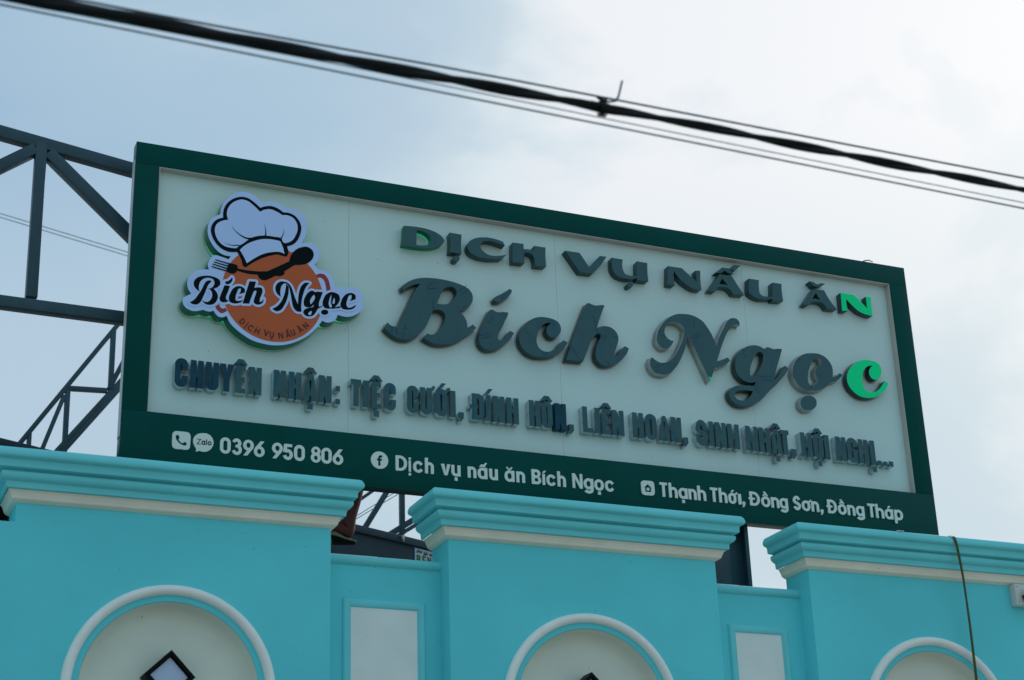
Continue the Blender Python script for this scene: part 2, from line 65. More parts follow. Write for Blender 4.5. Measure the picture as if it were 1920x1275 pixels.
["script_letter","green",-0.002,0.05,[[43270,8412,-162,36,-72,27,-100,46,-93,54,-131,93,-123,105,-99,108,-49,72,-62,126,-30,90,-29,144,-4,90,10,126,30,144,31,90,69,144,88,144,96,130,74,86,127,126,87,73,162,116,180,102,162,70,108,38,180,46,108,16,180,12,198,-7,234,-24,90,-24,108,-50,108,-75,72,-79,29,-52,20,-54,23,-108,3,-108,-23,-126,-38,-108,-77,-144,-81,-102,-54,-49,-108,-75,-72,-35,-90,-22,-54,2,-72,16,-90,39,-41,28,-37,36,-51,72,-25,54,-24,90,1,126,26,108,65,126,86,104,114,94,-6,7,-18,3,-162,-26,-90,-32,-108,-59,-114,-91,-50,-54,-67,-90,-81,-144,-68,-180,-48,-198,-17,-126,-8,-126,1,-108,9,-72,41,-162,48,-90,48,-51,90,-60,108,-45,108,-20,126,1,126,20,108,36,108,51,90,58,102,82,96,91,72,80,135,171,189,265,18,-3,214,-100,13,-18,-65,-156,-52,-96,-50,-72,-62,-72,-322,-306,-144,-115,-90,-60,-180,-94,-108,-43,-180,-58,-252,-48,-108,-10,-162,-4]],[[43201,8348,-120,30,-90,34,-150,77,-120,78,-120,95,-120,115,-68,83,-72,120,-39,90,-43,150,-14,90,-2,150,21,150,41,150,52,120,66,120,99,150,79,102,120,130,142,128,119,90,159,100,270,126,180,59,120,27,300,29,210,-8,210,-21,120,-29,120,-54,120,-82,81,-87,49,-90,36,-120,12,-120,-17,-150,-47,-150,-78,-150,-93,-120,-63,-60,-120,-84,-90,-42,-90,-22,-90,0,-90,22,-90,39,-60,42,-69,75,-52,90,-31,90,-11,90,14,150,41,120,51,90,3,30,-66,-31,-116,-89,-100,-120,-86,-150,-67,-180,-42,-180,-24,-240,7,-150,36,-150,25,-60,49,-60,78,-53,90,-38,90,-18,120,-1,120,20,91,30,89,41,90,56,199,173,197,240,193,270,41,27,60,-10,240,-112,30,-32,6,-53,-66,-163,-56,-107,-124,-163,-332,-317,-238,-178,-210,-109,-270,-94,-270,-54,-300,-15]]],
["chip","green",-0.0032,0.001,[[32891,8449,205,-27,-124,-253]],0],
["flared_letter","filmlit",-0.002,0.05,[[14596,13790,-105,5,-13,10,48,345,27,240,16,240,13,345,4,15,10,4,525,40,435,5,285,-16,240,-36,193,-42,107,-32,150,-60,145,-73,68,-45,57,-50,44,-55,55,-90,52,-105,-2,-15,-29,-47,-90,-133,-80,-90,-70,-57,-90,-55,-150,-71,-180,-67,-90,-25,-300,-59,-255,-27,-525,-13],[15331,13955,225,3,165,24,105,26,90,32,45,27,43,38,47,60,40,75,29,90,10,90,-15,75,-23,45,-43,60,-72,75,-60,45,-61,33,-150,53,-75,19,-105,16,-195,5,-4,-6,-26,-870,15,-14]],0],
["flared_letter","film",-0.002,0.05,[[17525,13324,-30,13,-30,24,-21,28,-12,30,-4,45,5,30,17,44,22,31,29,30,39,29,75,29,75,2,45,-12,31,-18,39,-45,15,-60,-11,-60,-29,-52,-55,-53,-65,-32,-75,-13],[17240,13807,-13,2,0,15,36,330,13,225,-2,255,-23,360,4,11,705,-10,-32,-346,-13,-225,-2,-255,11,-360,-9,-8]],0],
["flared_letter","film",-0.002,0.05,[[19026,13763,-120,19,-105,26,-165,55,-90,38,-75,44,-60,53,-75,107,-31,64,-28,105,0,75,11,60,24,75,61,120,47,60,63,60,63,48,135,86,90,47,90,36,210,62,255,49,150,15,150,4,300,-16,210,-32,285,-67,7,-7,109,-225,-11,-3,-405,78,-375,54,-165,3,-150,-17,-75,-14,-75,-25,-60,-36,-30,-26,-45,-47,-48,-72,-24,-60,-7,-45,9,-105,17,-60,37,-75,46,-56,75,-67,105,-67,75,-32,135,-37,75,-13,105,-7,90,4,165,21,210,41,195,56,195,69,15,-1,-270,-283,-15,-8,-120,-30,-210,-45,-375,-56,-240,-14,-225,4]],0],
["flared_letter","film",-0.002,0.05,[[22312,13765,-10,13,14,165,-5,165,-32,135,-42,108,-24,42,-36,40,-45,29,-105,35,-105,15,-105,-7,-120,-22,-15,-661,-705,-33,-14,4,7,615,37,587,660,20,12,-7,1,-15,-2,-285,4,-16,180,27,120,5,135,-15,165,-35,16,4,29,318,690,9,9,-12,-24,-315,-9,-225,3,-255,16,-375]],0],
["flared_letter","film",-0.002,0.05,[[25086,13801,-861,1189,6,9,900,11,570,-812,712,807,8,6,405,15,9,-6,-229,-345,-170,-234,-210,-256,-218,-245,-112,-117,-795,-33]],0],
["flared_letter","film",-0.002,0.05,[[28148,13335,-32,17,-28,29,-14,31,-5,30,3,30,16,45,45,57,75,48,75,18,75,-8,30,-13,30,-25,25,-47,3,-45,-20,-60,-38,-47,-58,-43,-62,-23,-60,-7],[27848,13816,-225,42,-90,28,-90,40,-75,51,-45,42,-58,68,-40,60,-65,135,-19,75,-10,75,-1,315,19,255,8,15,706,-5,10,-10,-49,-240,-15,-135,2,-120,26,-135,55,-150,52,-75,54,-37,60,-22,150,-25,150,-8,180,19,150,31,22,12,61,900,7,21,665,-6,5,-15,-21,-330,-8,-225,2,-240,13,-345,-11,-11,-720,-37,-8,3,-1,15,18,90,-9,13,-255,-79,-180,-38,-180,-20,-90,-4]],0],
["flared_letter","film",-0.002,0.05,[[32426,13816,-75,14,-105,35,-132,57,-297,165,-186,130,-159,140,-81,89,-123,166,-117,182,-26,-257,-8,-165,4,-210,24,-300,-9,-7,-450,-2,-14,9,119,1173,15,7,885,7,930,-730,9,8,0,15,-25,690,320,30,4,-15,-36,-345,-13,-240,2,-255,20,-360,-11,-7,-75,-13,-180,-22,-90,-2]],0],
["flared_letter","film",-0.002,0.05,[[33366,13861,-4,15,148,210,681,937,825,30,20,-7,198,-330,210,-330,315,-450,-8,-13,-11,-2,-709,-57,-15,11,-59,121,-59,75,-62,56,-90,60,-60,27,-60,16,-105,7,-135,-2,-135,-8,-195,-24,-15,-10,-225,-327],[34099,14371,182,33,120,9,120,-7,165,-26,6,6,-306,384,-15,9],[33951,15083,-13,8,208,171,270,237,450,15,15,-10,261,-293,-336,-29,-240,133,-240,-206],[35226,15419,-255,47,269,330,451,40,15,0,13,-10,-448,-411]],0],
["flared_letter","film",-0.002,0.05,[[36685,13838,-135,33,-75,25,-90,38,-105,55,-90,54,-43,36,-25,30,-26,60,-10,105,31,270,26,315,21,165,3,15,8,6,705,9,-40,-315,-8,-105,-7,-315,10,-78,30,-65,30,-33,45,-35,45,-26,81,-33,54,-11,45,-1,390,35,120,13,18,9,96,915,6,16,630,12,4,-13,-29,-360,-3,-225,28,-533,-15,-6,-735,-72,-7,11,24,105,-2,8,-15,1,-360,-80,-300,-41,-195,-8]],0],
["flared_letter","film",-0.002,0.05,[[40093,13874,-300,8,-9,7,819,1103,15,6,780,49,15,-14,115,-229,91,-165,143,-225,167,-225,250,-285,-16,-10,-705,-35,-86,165,-62,75,-47,36,-60,34,-105,42,-105,20,-75,3,-255,-33,-240,-64,-255,-257,-15,-8],[41040,14339,13,-5,10,5,-7,15,-258,414,-15,-2,-278,-397,8,-6,165,32,105,5,120,-19],[40783,15209,-105,9,-15,7,-99,119,-141,152,135,9,105,-6,60,-19,150,-75,60,-15,60,3,75,18,75,30,120,62,279,-9,-114,-83,-120,-74,-180,-80,-112,-33,-68,-13]],0],
["flared_letter","green",-0.002,0.05,[[44382,13837,-180,26,-212,49,-193,71,-120,63,-105,72,-191,154,-169,146,-255,243,-15,8,-18,-187,-3,-135,11,-165,38,-255,-418,-62,-14,2,44,1190,15,6,930,-6,855,-749,13,759,17,6,360,14,5,-5,-43,-405,-12,-240,-2,-300,7,-300,-15,-14]],0],
["condensed_letter","blue",-0.002,0.05,[[2708,4239,-90,45,-72,69,-41,68,-27,90,0,954,11,54,33,72,42,57,54,48,90,45,54,12,90,1,72,-16,90,-48,64,-63,35,-54,21,-54,12,-54,4,-306,-10,-20,-288,1,0,289,-6,18,-12,13,-18,6,-18,-2,-21,-17,-5,-36,1,-864,7,-18,18,-13,18,-2,18,6,17,27,1,288,18,6,270,0,8,-6,2,-18,-4,-306,-20,-72,-38,-72,-38,-45,-54,-44,-72,-36,-54,-14,-72,-4]],0],
["condensed_letter","blue",-0.002,0.05,[[3265,4245,0,1476,18,14,252,0,18,-1,10,-13,0,-576,8,-21,54,0,8,21,0,576,10,13,18,1,252,0,18,-14,0,-1476,-288,0,-10,18,0,576,-8,16,-18,1,-36,-1,-8,-16,0,-576,-10,-18]],0],
["condensed_letter","blue",-0.002,0.05,[[4266,4246,-90,45,-72,68,-41,69,-27,90,-4,1206,18,11,270,0,10,-11,0,-1152,2,-18,14,-18,28,-7,18,9,11,16,2,18,0,1152,5,8,18,3,270,-3,5,-8,0,-1152,-3,-54,-12,-54,-23,-54,-36,-54,-57,-56,-54,-34,-54,-21,-54,-12,-90,1]],0],
["condensed_letter","blue",-0.002,0.05,[[4962,4245,-8,18,-1,612,-204,846,15,14,270,0,18,-2,8,-12,46,-549,41,549,13,14,288,-1,9,-13,-204,-846,-3,-630]],0],
["condensed_letter","film3",-0.002,0.05,[[5561,4245,-13,18,0,1458,13,14,504,-2,9,-12,0,-234,-5,-18,-202,-2,-18,-5,-3,-11,0,-324,165,-3,18,-7,3,-8,-1,-252,-182,-4,-3,-320,3,-20,216,-1,9,-15,0,-234,-9,-18],[5471,5798,-5,13,203,264,18,10,252,0,18,-16,199,-258,-19,-16,-198,0,-18,7,-108,95,-126,-102]],0],
["condensed_letter","film3",-0.002,0.05,[[6235,4245,0,1476,18,14,270,0,14,-14,76,-315,8,45,0,270,10,13,252,0,12,-13,0,-1458,-12,-18,-270,0,-18,8,-72,296,-8,-16,-5,-36,-5,-252]],0],
["condensed_letter","film3",-0.002,0.05,[[7502,4245,0,1476,18,14,270,0,13,-14,77,-318,5,30,0,288,13,14,252,-1,9,-13,0,-1458,-9,-18,-288,0,-72,296,-13,-44,-5,-252]],0],
["condensed_letter","film3",-0.002,0.05,[[8303,4245,0,1476,18,14,252,0,18,-1,10,-13,0,-576,8,-21,54,0,9,3,6,18,3,584,18,6,270,-3,7,-11,0,-1458,-7,-18,-288,0,-3,594,-15,17,-18,0,-36,-1,-8,-16,0,-576,-10,-18]],0],
["condensed_letter","film3",-0.002,0.05,[[9295,3798,-8,18,3,306,293,3,0,-327],[9097,4246,66,884,80,414,88,172,18,19,180,-1,96,-172,83,-414,68,-882,-5,-18,-272,0,-6,15,-28,273,-8,7,-36,0,-11,-7,-4,-18,-26,-252,-7,-18],[9416,4752,5,-11,18,-4,18,15,31,612,-13,13,-72,0,-18,-13],[9097,5795,-11,1,8,18,201,261,18,10,254,-1,212,-270,6,-18,-220,-1,-18,7,-108,95,-126,-102]],0],
["condensed_letter","film3",-0.002,0.05,[[9902,4245,0,1476,18,14,270,0,13,-14,77,-305,13,-19,5,-51,2,375,16,14,252,-3,6,-11,0,-1458,-6,-18,-288,0,-90,343,-10,-19,-4,-36,-4,-288]],0],
["condensed_letter","film3",-0.002,0.05,[[10775,4245,0,270,18,17,216,0,15,-17,0,-252,-15,-18],[10775,4965,0,270,18,12,216,0,14,-12,-3,-270,-11,-5,-216,0]],0],
["condensed_letter","film3",-0.002,0.05,[[11727,4245,0,1206,-18,16,-126,2,0,252,18,14,558,-1,9,-13,0,-234,-5,-18,-130,-4,-8,-14,0,-1188,-10,-18]],0],
["condensed_letter","film3",-0.002,0.05,[[12284,4245,-18,18,0,1458,18,14,270,-3,6,-11,0,-1458,-6,-18]],0],
["condensed_letter","film3",-0.002,0.05,[[12837,3798,-7,18,2,306,293,3,0,-327],[12729,4245,-11,3,-5,18,1,1458,15,11,504,0,11,-11,-3,-252,-8,-5,-198,0,-18,-3,-6,-10,0,-324,6,-6,162,0,18,-4,5,-8,-1,-252,-166,-4,-18,-3,-6,-11,0,-306,6,-23,216,0,11,-13,0,-234,-6,-18],[12639,5795,-11,1,8,18,201,261,18,10,254,-1,212,-270,6,-18,-220,-1,-18,7,-108,95,-126,-102]],0],
["condensed_letter","film3",-0.002,0.05,[[13643,4236,-72,32,-72,56,-56,79,-29,90,-5,54,0,882,4,54,14,55,36,72,42,53,84,60,90,29,54,5,90,-13,72,-30,72,-55,54,-75,20,-47,14,-54,4,-324,-2,-20,-270,0,-18,-6,-8,26,-2,288,-8,12,-18,8,-25,-20,2,-918,23,-16,18,7,10,27,0,270,8,31,18,-7,270,-3,2,-291,-5,-54,-30,-90,-34,-54,-59,-59,-54,-34,-90,-29,-54,-4]],0],
["condensed_letter","film3",-0.002,0.05,[[14885,4237,-54,21,-36,22,-54,46,-55,77,-30,90,-5,72,2,900,11,54,23,58,31,50,59,59,54,35,54,22,90,14,54,-4,68,-18,76,-41,68,-67,34,-54,20,-54,10,-54,3,-306,-9,-20,-270,0,-18,-16,0,-270,18,-12,270,0,7,-6,-1,-324,-11,-54,-31,-71,-41,-55,-49,-45,-87,-45,-57,-14,-54,-4],[14953,4529,22,-15,18,3,13,12,4,18,0,882,-2,18,-15,17,-18,2,-18,-11,-8,-26,0,-882]],0],
["condensed_letter","film3",-0.002,0.05,[[15625,4246,-90,45,-72,69,-41,68,-27,90,-4,1206,18,11,270,0,10,-11,0,-1152,3,-18,14,-18,27,-7,18,7,13,18,2,18,0,1152,21,11,270,0,8,7,12,108,13,18,147,1,3,-19,-27,-144,-144,-144,-5,-18,0,-972,-3,-54,-13,-54,-23,-54,-51,-72,-43,-39,-54,-34,-54,-21,-90,-13,-54,3]],0],
["condensed_letter","film3",-0.002,0.05,[[16483,4237,-72,30,-36,22,-47,42,-31,36,-30,51,-30,93,-6,72,0,828,5,54,13,54,45,90,45,52,72,52,54,25,54,14,54,5,72,-7,108,-34,162,18,13,19,13,108,10,8,144,0,9,-8,-27,-144,-8,-18,-136,-136,-35,-8,24,-90,4,-54,0,-828,-5,-72,-14,-54,-25,-54,-52,-72,-41,-37,-54,-34,-54,-22,-54,-12,-54,-3],[16543,4529,30,-15,18,1,23,14,12,18,2,18,0,846,-1,18,-18,27,-36,10,-18,-5,-16,-14,-10,-36,0,-846],[16447,5812,-8,13,170,266,234,1,18,-9,1,-6,-235,-263]],0],
["condensed_letter","film3",-0.002,0.05,[[17096,4245,-18,18,0,1458,18,14,288,-3,7,-11,0,-1458,-7,-18]],0],
["condensed_letter","film3",-0.002,0.05,[[17631,4053,-62,37,-1,18,84,126,-21,11,-54,0,-18,7,0,324,18,11,252,0,14,-11,1,-18,-3,-288,-174,-223,-18,-5]],0],
["condensed_letter","film3",-0.002,0.05,[[18312,4245,-10,18,0,612,-8,11,-126,7,0,198,126,2,8,16,0,612,10,13,18,1,324,0,54,-3,54,-12,82,-35,80,-64,54,-75,35,-95,9,-90,0,-756,-12,-90,-32,-81,-36,-54,-65,-63,-79,-45,-54,-17,-72,-9],[18601,4515,71,-1,18,10,22,27,12,54,0,774,-7,36,-21,36,-24,14,-18,2,-36,0,-18,-16,0,-342,18,-17,36,0,8,-19,-2,-180,-6,-5,-36,0,-18,-13]],0],
["condensed_letter","film3",-0.002,0.05,[[19119,4245,-13,18,0,1458,13,14,252,0,18,-3,6,-11,0,-1458,-6,-18],[19119,5810,-11,1,6,18,167,262,234,2,23,-12,-239,-267,-18,-4]],0],
["condensed_letter","film3",-0.002,0.05,[[19538,4245,-18,18,0,1458,18,14,270,0,14,-14,76,-307,14,19,2,18,2,274,18,10,234,0,18,-6,0,-1484,-288,0,-11,18,-79,315,-13,-45,-5,-288]],0],
["condensed_letter","film3",-0.002,0.05,[[20327,4245,-18,18,0,1458,18,14,252,0,18,-1,10,-13,0,-576,8,-21,90,0,9,21,0,576,9,12,18,2,252,0,19,-14,-1,-1476,-288,0,-9,18,0,576,-9,16,-18,1,-72,-1,-8,-16,0,-576,-10,-18]],0],
["condensed_letter","film3",-0.002,0.05,[[21628,4245,-18,18,0,1458,18,14,252,0,18,-1,10,-13,0,-576,8,-21,72,0,3,597,15,14,270,0,12,-14,0,-1458,-12,-18,-270,0,-16,18,0,576,-2,12,-54,5,-18,-1,-8,-16,0,-576,-10,-18]],0],
["condensed_letter","film3",-0.002,0.05,[[22565,4241,-73,36,-63,54,-50,72,-30,90,-5,72,4,918,14,54,25,54,52,70,36,31,54,33,54,20,72,11,54,-2,54,-11,54,-21,83,-59,31,-36,30,-48,32,-96,4,-54,-3,-918,-15,-67,-28,-59,-44,-60,-54,-46,-72,-36,-54,-15,-72,-4],[22646,4529,9,-10,18,-6,22,16,4,18,0,882,-8,27,-18,11,-18,-6,-11,-14,-2,-18],[22331,5797,-9,10,207,268,18,10,252,0,18,-16,202,-262,-22,-12,-198,0,-18,7,-108,95,-126,-102]],0],
["condensed_letter","blue",-0.002,0.05,[[23160,4245,-18,18,0,1458,18,14,270,0,13,-14,95,-373,5,31,0,342,13,14,252,-1,9,-13,0,-1458,-9,-18,-288,0,-90,353,-14,-47,-4,-306]],0],
["condensed_letter","film3",-0.002,0.05,[[24037,4045,-80,45,-1,18,89,126,-8,9,-72,2,-18,7,0,342,18,11,270,0,12,-11,0,-18,-3,-306,-189,-230]],0],
["condensed_letter","film3",-0.002,0.05,[[24801,4245,-18,18,0,1458,18,14,270,-1,10,-13,0,-1188,8,-20,306,-2,6,-14,0,-234,-6,-18]],0],
["condensed_letter","film3",-0.002,0.05,[[25537,4245,-18,18,0,1458,18,14,252,0,18,-5,5,-9,0,-1458,-5,-18]],0],
["condensed_letter","film3",-0.002,0.05,[[25967,4245,-8,18,0,1458,8,12,18,2,504,0,18,-6,2,-260,-236,-2,-16,-16,0,-306,6,-18,190,-3,13,-15,0,-234,-10,-18,-183,-1,-16,-17,0,-306,8,-18,8,-2,216,0,18,-5,0,-263],[25895,5798,-5,13,203,264,18,10,252,0,18,-16,199,-258,-19,-16,-198,0,-18,7,-108,95,-126,-102]],0],
["condensed_letter","film3",-0.002,0.05,[[26586,4245,-18,18,0,1458,18,14,270,0,14,-14,148,-500,10,14,4,36,4,458,18,6,234,0,19,-14,-1,-1476,-288,0,-15,18,-147,499,-8,-13,-6,-36,-4,-468]],0],
["condensed_letter","film3",-0.002,0.05,[[27843,4245,-18,18,0,1458,18,14,252,0,18,-1,10,-13,0,-576,8,-21,72,0,8,21,0,576,10,13,18,1,252,0,18,-14,0,-1476,-288,0,-10,18,0,576,-8,16,-18,1,-54,-1,-8,-16,0,-576,-10,-18]],0],
["condensed_letter","film3",-0.002,0.05,[[28867,4239,-72,32,-79,60,-30,36,-34,54,-30,90,-7,72,3,864,18,72,24,54,52,72,47,41,54,34,54,21,90,15,72,-3,54,-14,54,-22,76,-54,50,-56,30,-52,21,-54,15,-108,-4,-864,-19,-72,-36,-72,-43,-55,-54,-45,-90,-44,-54,-14,-72,-3],[28933,4529,24,-14,36,2,18,12,19,36,1,846,-4,18,-16,23,-36,15,-18,-2,-29,-18,-15,-36,0,-828,6,-36]],0],
["condensed_letter","film3",-0.002,0.05,[[29517,4245,-17,18,61,864,78,432,80,162,14,14,162,0,14,-14,80,-162,76,-414,64,-900,-270,0,-14,18,-22,219,-18,-8,-21,-211,-15,-18],[29805,4911,18,-10,42,460,-6,14,-18,2,-72,-2,-6,-14]],0],
["condensed_letter","film3",-0.002,0.05,[[30237,4245,-18,18,0,1458,18,14,270,0,14,-14,76,-310,11,22,4,36,3,261,18,5,234,0,19,-14,-1,-1476,-288,0,-14,18,-76,307,-9,-19,-4,-36,-5,-270]],0],
["condensed_letter","film3",-0.002,0.05,[[31054,4046,-80,44,-1,18,90,126,-9,9,-72,2,-18,7,0,342,18,18,270,0,18,-18,-4,-324,-194,-232]],0],
["condensed_letter","film3",-0.002,0.05,[[32077,4230,-36,9,-90,58,-59,63,-45,72,-38,90,-23,90,-12,90,-1,90,16,9,270,2,11,-11,6,-108,17,-72,25,-54,31,-40,18,6,14,16,29,54,27,108,-1,54,-51,39,-234,148,-60,47,-53,54,-49,83,-17,79,4,90,18,108,28,90,45,90,48,64,90,73,72,33,90,9,108,-25,75,-46,69,-73,45,-71,37,-90,26,-108,11,-90,-1,-72,-10,-8,-270,-3,-16,11,-7,108,-17,72,-36,72,-14,16,-18,6,-31,-40,-18,-36,-17,-54,-13,-90,6,-18,37,-30,252,-162,54,-41,54,-55,45,-72,5,-18,16,-72,-5,-90,-17,-108,-29,-90,-45,-90,-55,-72,-77,-63,-72,-32,-108,-12]],0],
["condensed_letter","film3",-0.002,0.05,[[32652,4245,-18,18,0,1458,18,14,270,0,13,-14,0,-1458,-13,-18]],0],
["condensed_letter","film3",-0.002,0.05,[[33048,4245,-18,18,0,1458,18,14,270,0,14,-14,130,-466,8,34,0,432,10,13,18,1,234,0,12,-14,0,-1458,-12,-18,-270,0,-18,7,-126,452,-14,-45,-4,-414]],0],
["condensed_letter","film3",-0.002,0.05,[[33856,4245,-18,18,0,1458,18,14,252,0,18,-1,10,-13,4,-594,148,-3,10,21,0,576,8,12,18,2,252,0,18,-8,0,-1482,-288,0,-8,18,0,576,-10,16,-18,1,-126,-1,-8,-16,0,-576,-10,-18]],0],
["condensed_letter","film3",-0.002,0.05,[[35020,4245,-18,18,0,1458,18,14,270,0,15,-14,219,-644,9,32,0,612,9,13,18,1,234,0,13,-14,0,-1458,-13,-18,-270,0,-18,9,-216,635,-9,-14,-5,-36,0,-576,-4,-18]],0],
["condensed_letter","film3",-0.002,0.05,[[35903,4245,-18,18,0,1458,18,14,252,0,18,-1,10,-13,0,-576,8,-21,108,0,19,3,0,594,17,14,270,-1,11,-13,0,-1458,-11,-18,-270,0,-17,18,-1,585,-18,8,-90,0,-18,-1,-8,-16,0,-576,-10,-18]],0],
["condensed_letter","film3",-0.002,0.05,[[36886,3798,-7,18,2,306,293,3,0,-327],[36688,4248,67,882,80,414,87,171,18,20,180,-2,100,-189,78,-396,68,-882,-5,-18,-277,0,-29,288,-7,7,-36,0,-10,-7,-4,-18,-25,-252,-8,-18],[37009,4752,3,-10,18,-5,16,15,33,612,-13,13,-72,0,-18,-13],[36688,5795,-11,1,8,18,201,261,18,10,254,-1,212,-270,6,-18,-220,-1,-18,7,-108,95,-126,-102]],0],
["condensed_letter","film3",-0.002,0.05,[[37466,4245,-12,18,0,1188,-6,13,-18,3,-108,2,0,252,18,14,522,0,18,-5,4,-9,-2,-252,-110,-2,-18,-8,-2,-8,0,-1188,-16,-18]],0],
["condensed_letter","film3",-0.002,0.05,[[38050,4051,-79,39,-1,18,100,126,-20,11,-72,0,-18,7,0,396,331,0,7,-18,-4,-360,-208,-225,-18,-3]],0],
["condensed_letter","film3",-0.002,0.05,[[38656,4245,-18,18,0,1458,18,14,270,-1,10,-13,3,-594,167,-3,6,21,0,576,12,13,270,1,15,-14,1,-18,0,-1440,-16,-18,-270,0,-12,18,0,576,-6,15,-144,2,-18,-1,-8,-16,0,-576,-10,-18]],0],
["condensed_letter","film3",-0.002,0.05,[[39682,3798,-7,18,3,306,292,3,0,-327],[39772,4227,-90,28,-48,29,-42,35,-54,73,-24,54,-12,47,-5,61,0,882,6,54,23,72,29,54,37,45,54,43,72,35,54,14,54,4,54,-5,54,-15,36,-14,54,-35,69,-72,22,-36,21,-54,12,-54,3,-54,0,-864,-4,-54,-28,-90,-32,-54,-45,-49,-72,-49,-54,-21,-90,-14],[39808,4518,18,-5,18,10,8,13,1,18,0,882,-5,18,-22,13,-18,-5,-13,-26,0,-882,1,-18],[39484,5795,-11,1,8,18,201,261,18,10,254,-1,213,-270,5,-18,-220,-1,-18,7,-108,95,-126,-102]],0],
["condensed_letter","film3",-0.002,0.05,[[40249,4245,0,1476,18,14,288,0,18,-5,4,-9,0,-1458,-4,-18]],0],
["condensed_letter","film3",-0.002,0.05,[[41019,4245,0,1476,18,14,270,0,14,-14,112,-412,12,16,3,36,3,366,18,8,234,0,18,-8,0,-1482,-288,0,-13,18,-113,415,-10,-19,-4,-36,-4,-378]],0],
["condensed_letter","film3",-0.002,0.05,[[42045,4238,-72,31,-80,62,-31,36,-32,54,-30,90,-7,72,3,864,17,72,24,54,52,72,48,43,54,33,54,21,54,12,90,0,72,-16,90,-46,54,-47,52,-72,24,-54,17,-72,3,-234,-6,-11,-18,-3,-252,0,-18,5,-7,225,-11,19,-36,18,-36,-8,-18,-20,-8,-27,0,-846,18,-36,26,-14,18,-1,32,15,18,36,0,252,-3,18,-29,7,-10,11,0,180,10,16,324,-1,6,-15,0,-774,-6,-11,-18,-3,-198,0,-72,-17,-54,-5,-54,3]],0],
["condensed_letter","film3",-0.002,0.05,[[42576,4245,0,1476,18,14,252,0,18,-1,10,-13,0,-576,8,-21,54,0,12,21,0,576,6,10,18,4,252,0,18,-4,4,-10,0,-1458,-4,-18,-288,0,-6,18,0,576,-12,17,-18,0,-36,-1,-8,-16,0,-576,-10,-18]],0],
["condensed_letter","film3",-0.002,0.05,[[43408,3798,-3,324,295,0,3,-306,-7,-18],[43390,4248,0,1476,18,11,288,0,21,-11,0,-1476]],0],
["condensed_letter","film3",-0.002,0.05,[[43825,4245,0,288,18,9,234,0,18,-9,0,-270,-18,-18]],0],
["condensed_letter","film3",-0.002,0.05,[[44225,4245,0,270,18,9,216,0,18,-6,0,-273]],0],
["condensed_letter","film3",-0.002,0.05,[[44618,4245,0,324,292,0,5,-18,0,-288,-9,-18]],0],
["white_letter","white",-0.008,0.008,[[5061,992,-55,21,-33,20,-32,27,-28,33,-17,28,-21,49,-8,33,-4,44,0,308,3,44,12,44,13,33,20,33,29,35,33,28,43,25,67,21,44,4,44,-3,42,-11,35,-15,44,-28,26,-23,27,-33,20,-33,14,-33,11,-44,3,-44,0,-308,-4,-44,-12,-44,-30,-60,-32,-39,-34,-28,-33,-20,-33,-14,-44,-12,-44,-3],[5092,1148,24,-6,22,0,22,4,26,13,18,14,14,19,11,22,4,22,-1,341,-12,33,-16,22,-33,22,-33,9,-44,-5,-33,-19,-25,-29,-10,-22,-3,-22,0,-330,9,-33,14,-22,24,-22]],0],
["white_letter","white",-0.008,0.008,[[5643,986,-44,18,-54,39,-38,44,-25,44,-12,33,4,11,136,47,11,-10,11,-26,16,-22,17,-15,22,-10,22,-3,33,7,22,15,14,17,17,33,6,33,-5,44,-16,33,-27,28,-33,13,-11,10,-66,1,-5,14,0,99,5,8,66,2,-4,12,4,5,28,17,18,22,9,22,1,33,-7,22,-15,22,-13,11,-21,8,-33,0,-22,-11,-19,-19,-14,-33,-146,55,9,33,27,44,33,36,43,30,45,18,44,7,55,-2,55,-17,33,-18,33,-27,33,-40,26,-53,11,-44,2,-55,-8,-44,-16,-44,-20,-33,46,-66,19,-44,14,-66,0,-55,-11,-55,-24,-55,-28,-42,-44,-42,-44,-26,-55,-18,-55,-4]],0],
["white_letter","white",-0.008,0.008,[[6041,995,3,11,185,253,-56,21,-44,28,-31,28,-24,29,-28,48,-12,33,-11,44,-4,44,5,55,8,33,17,44,25,43,29,34,26,23,33,22,44,20,44,11,44,3,44,-5,33,-8,33,-14,44,-27,38,-36,39,-57,22,-53,10,-44,2,-33,-3,-55,-10,-44,-33,-77,-274,-368,-11,-6],[6264,1402,41,-3,22,7,22,14,31,37,11,22,8,33,1,33,-4,33,-19,44,-29,33,-21,13,-22,6,-22,1,-22,-4,-22,-10,-20,-17,-17,-22,-12,-22,-11,-44,3,-55,17,-44,29,-36]],0],
["white_letter","white",-0.008,0.008,[[6779,991,-55,20,-44,28,-33,31,-19,23,-28,44,-17,44,-10,44,-3,44,2,33,11,55,37,88,276,363,191,2,4,-2,-6,-11,-177,-242,0,-11,57,-22,34,-22,37,-33,26,-33,20,-33,20,-55,8,-33,3,-44,-3,-44,-12,-50,-16,-38,-19,-33,-26,-33,-36,-33,-35,-23,-44,-19,-44,-10,-44,-3],[6805,1137,18,-6,33,-1,22,7,22,13,21,20,14,22,13,33,5,22,-3,55,-17,47,-13,19,-20,19,-22,13,-22,6,-22,0,-22,-4,-38,-23,-17,-20,-14,-24,-13,-44,0,-44,12,-44,12,-22,18,-22]],0],
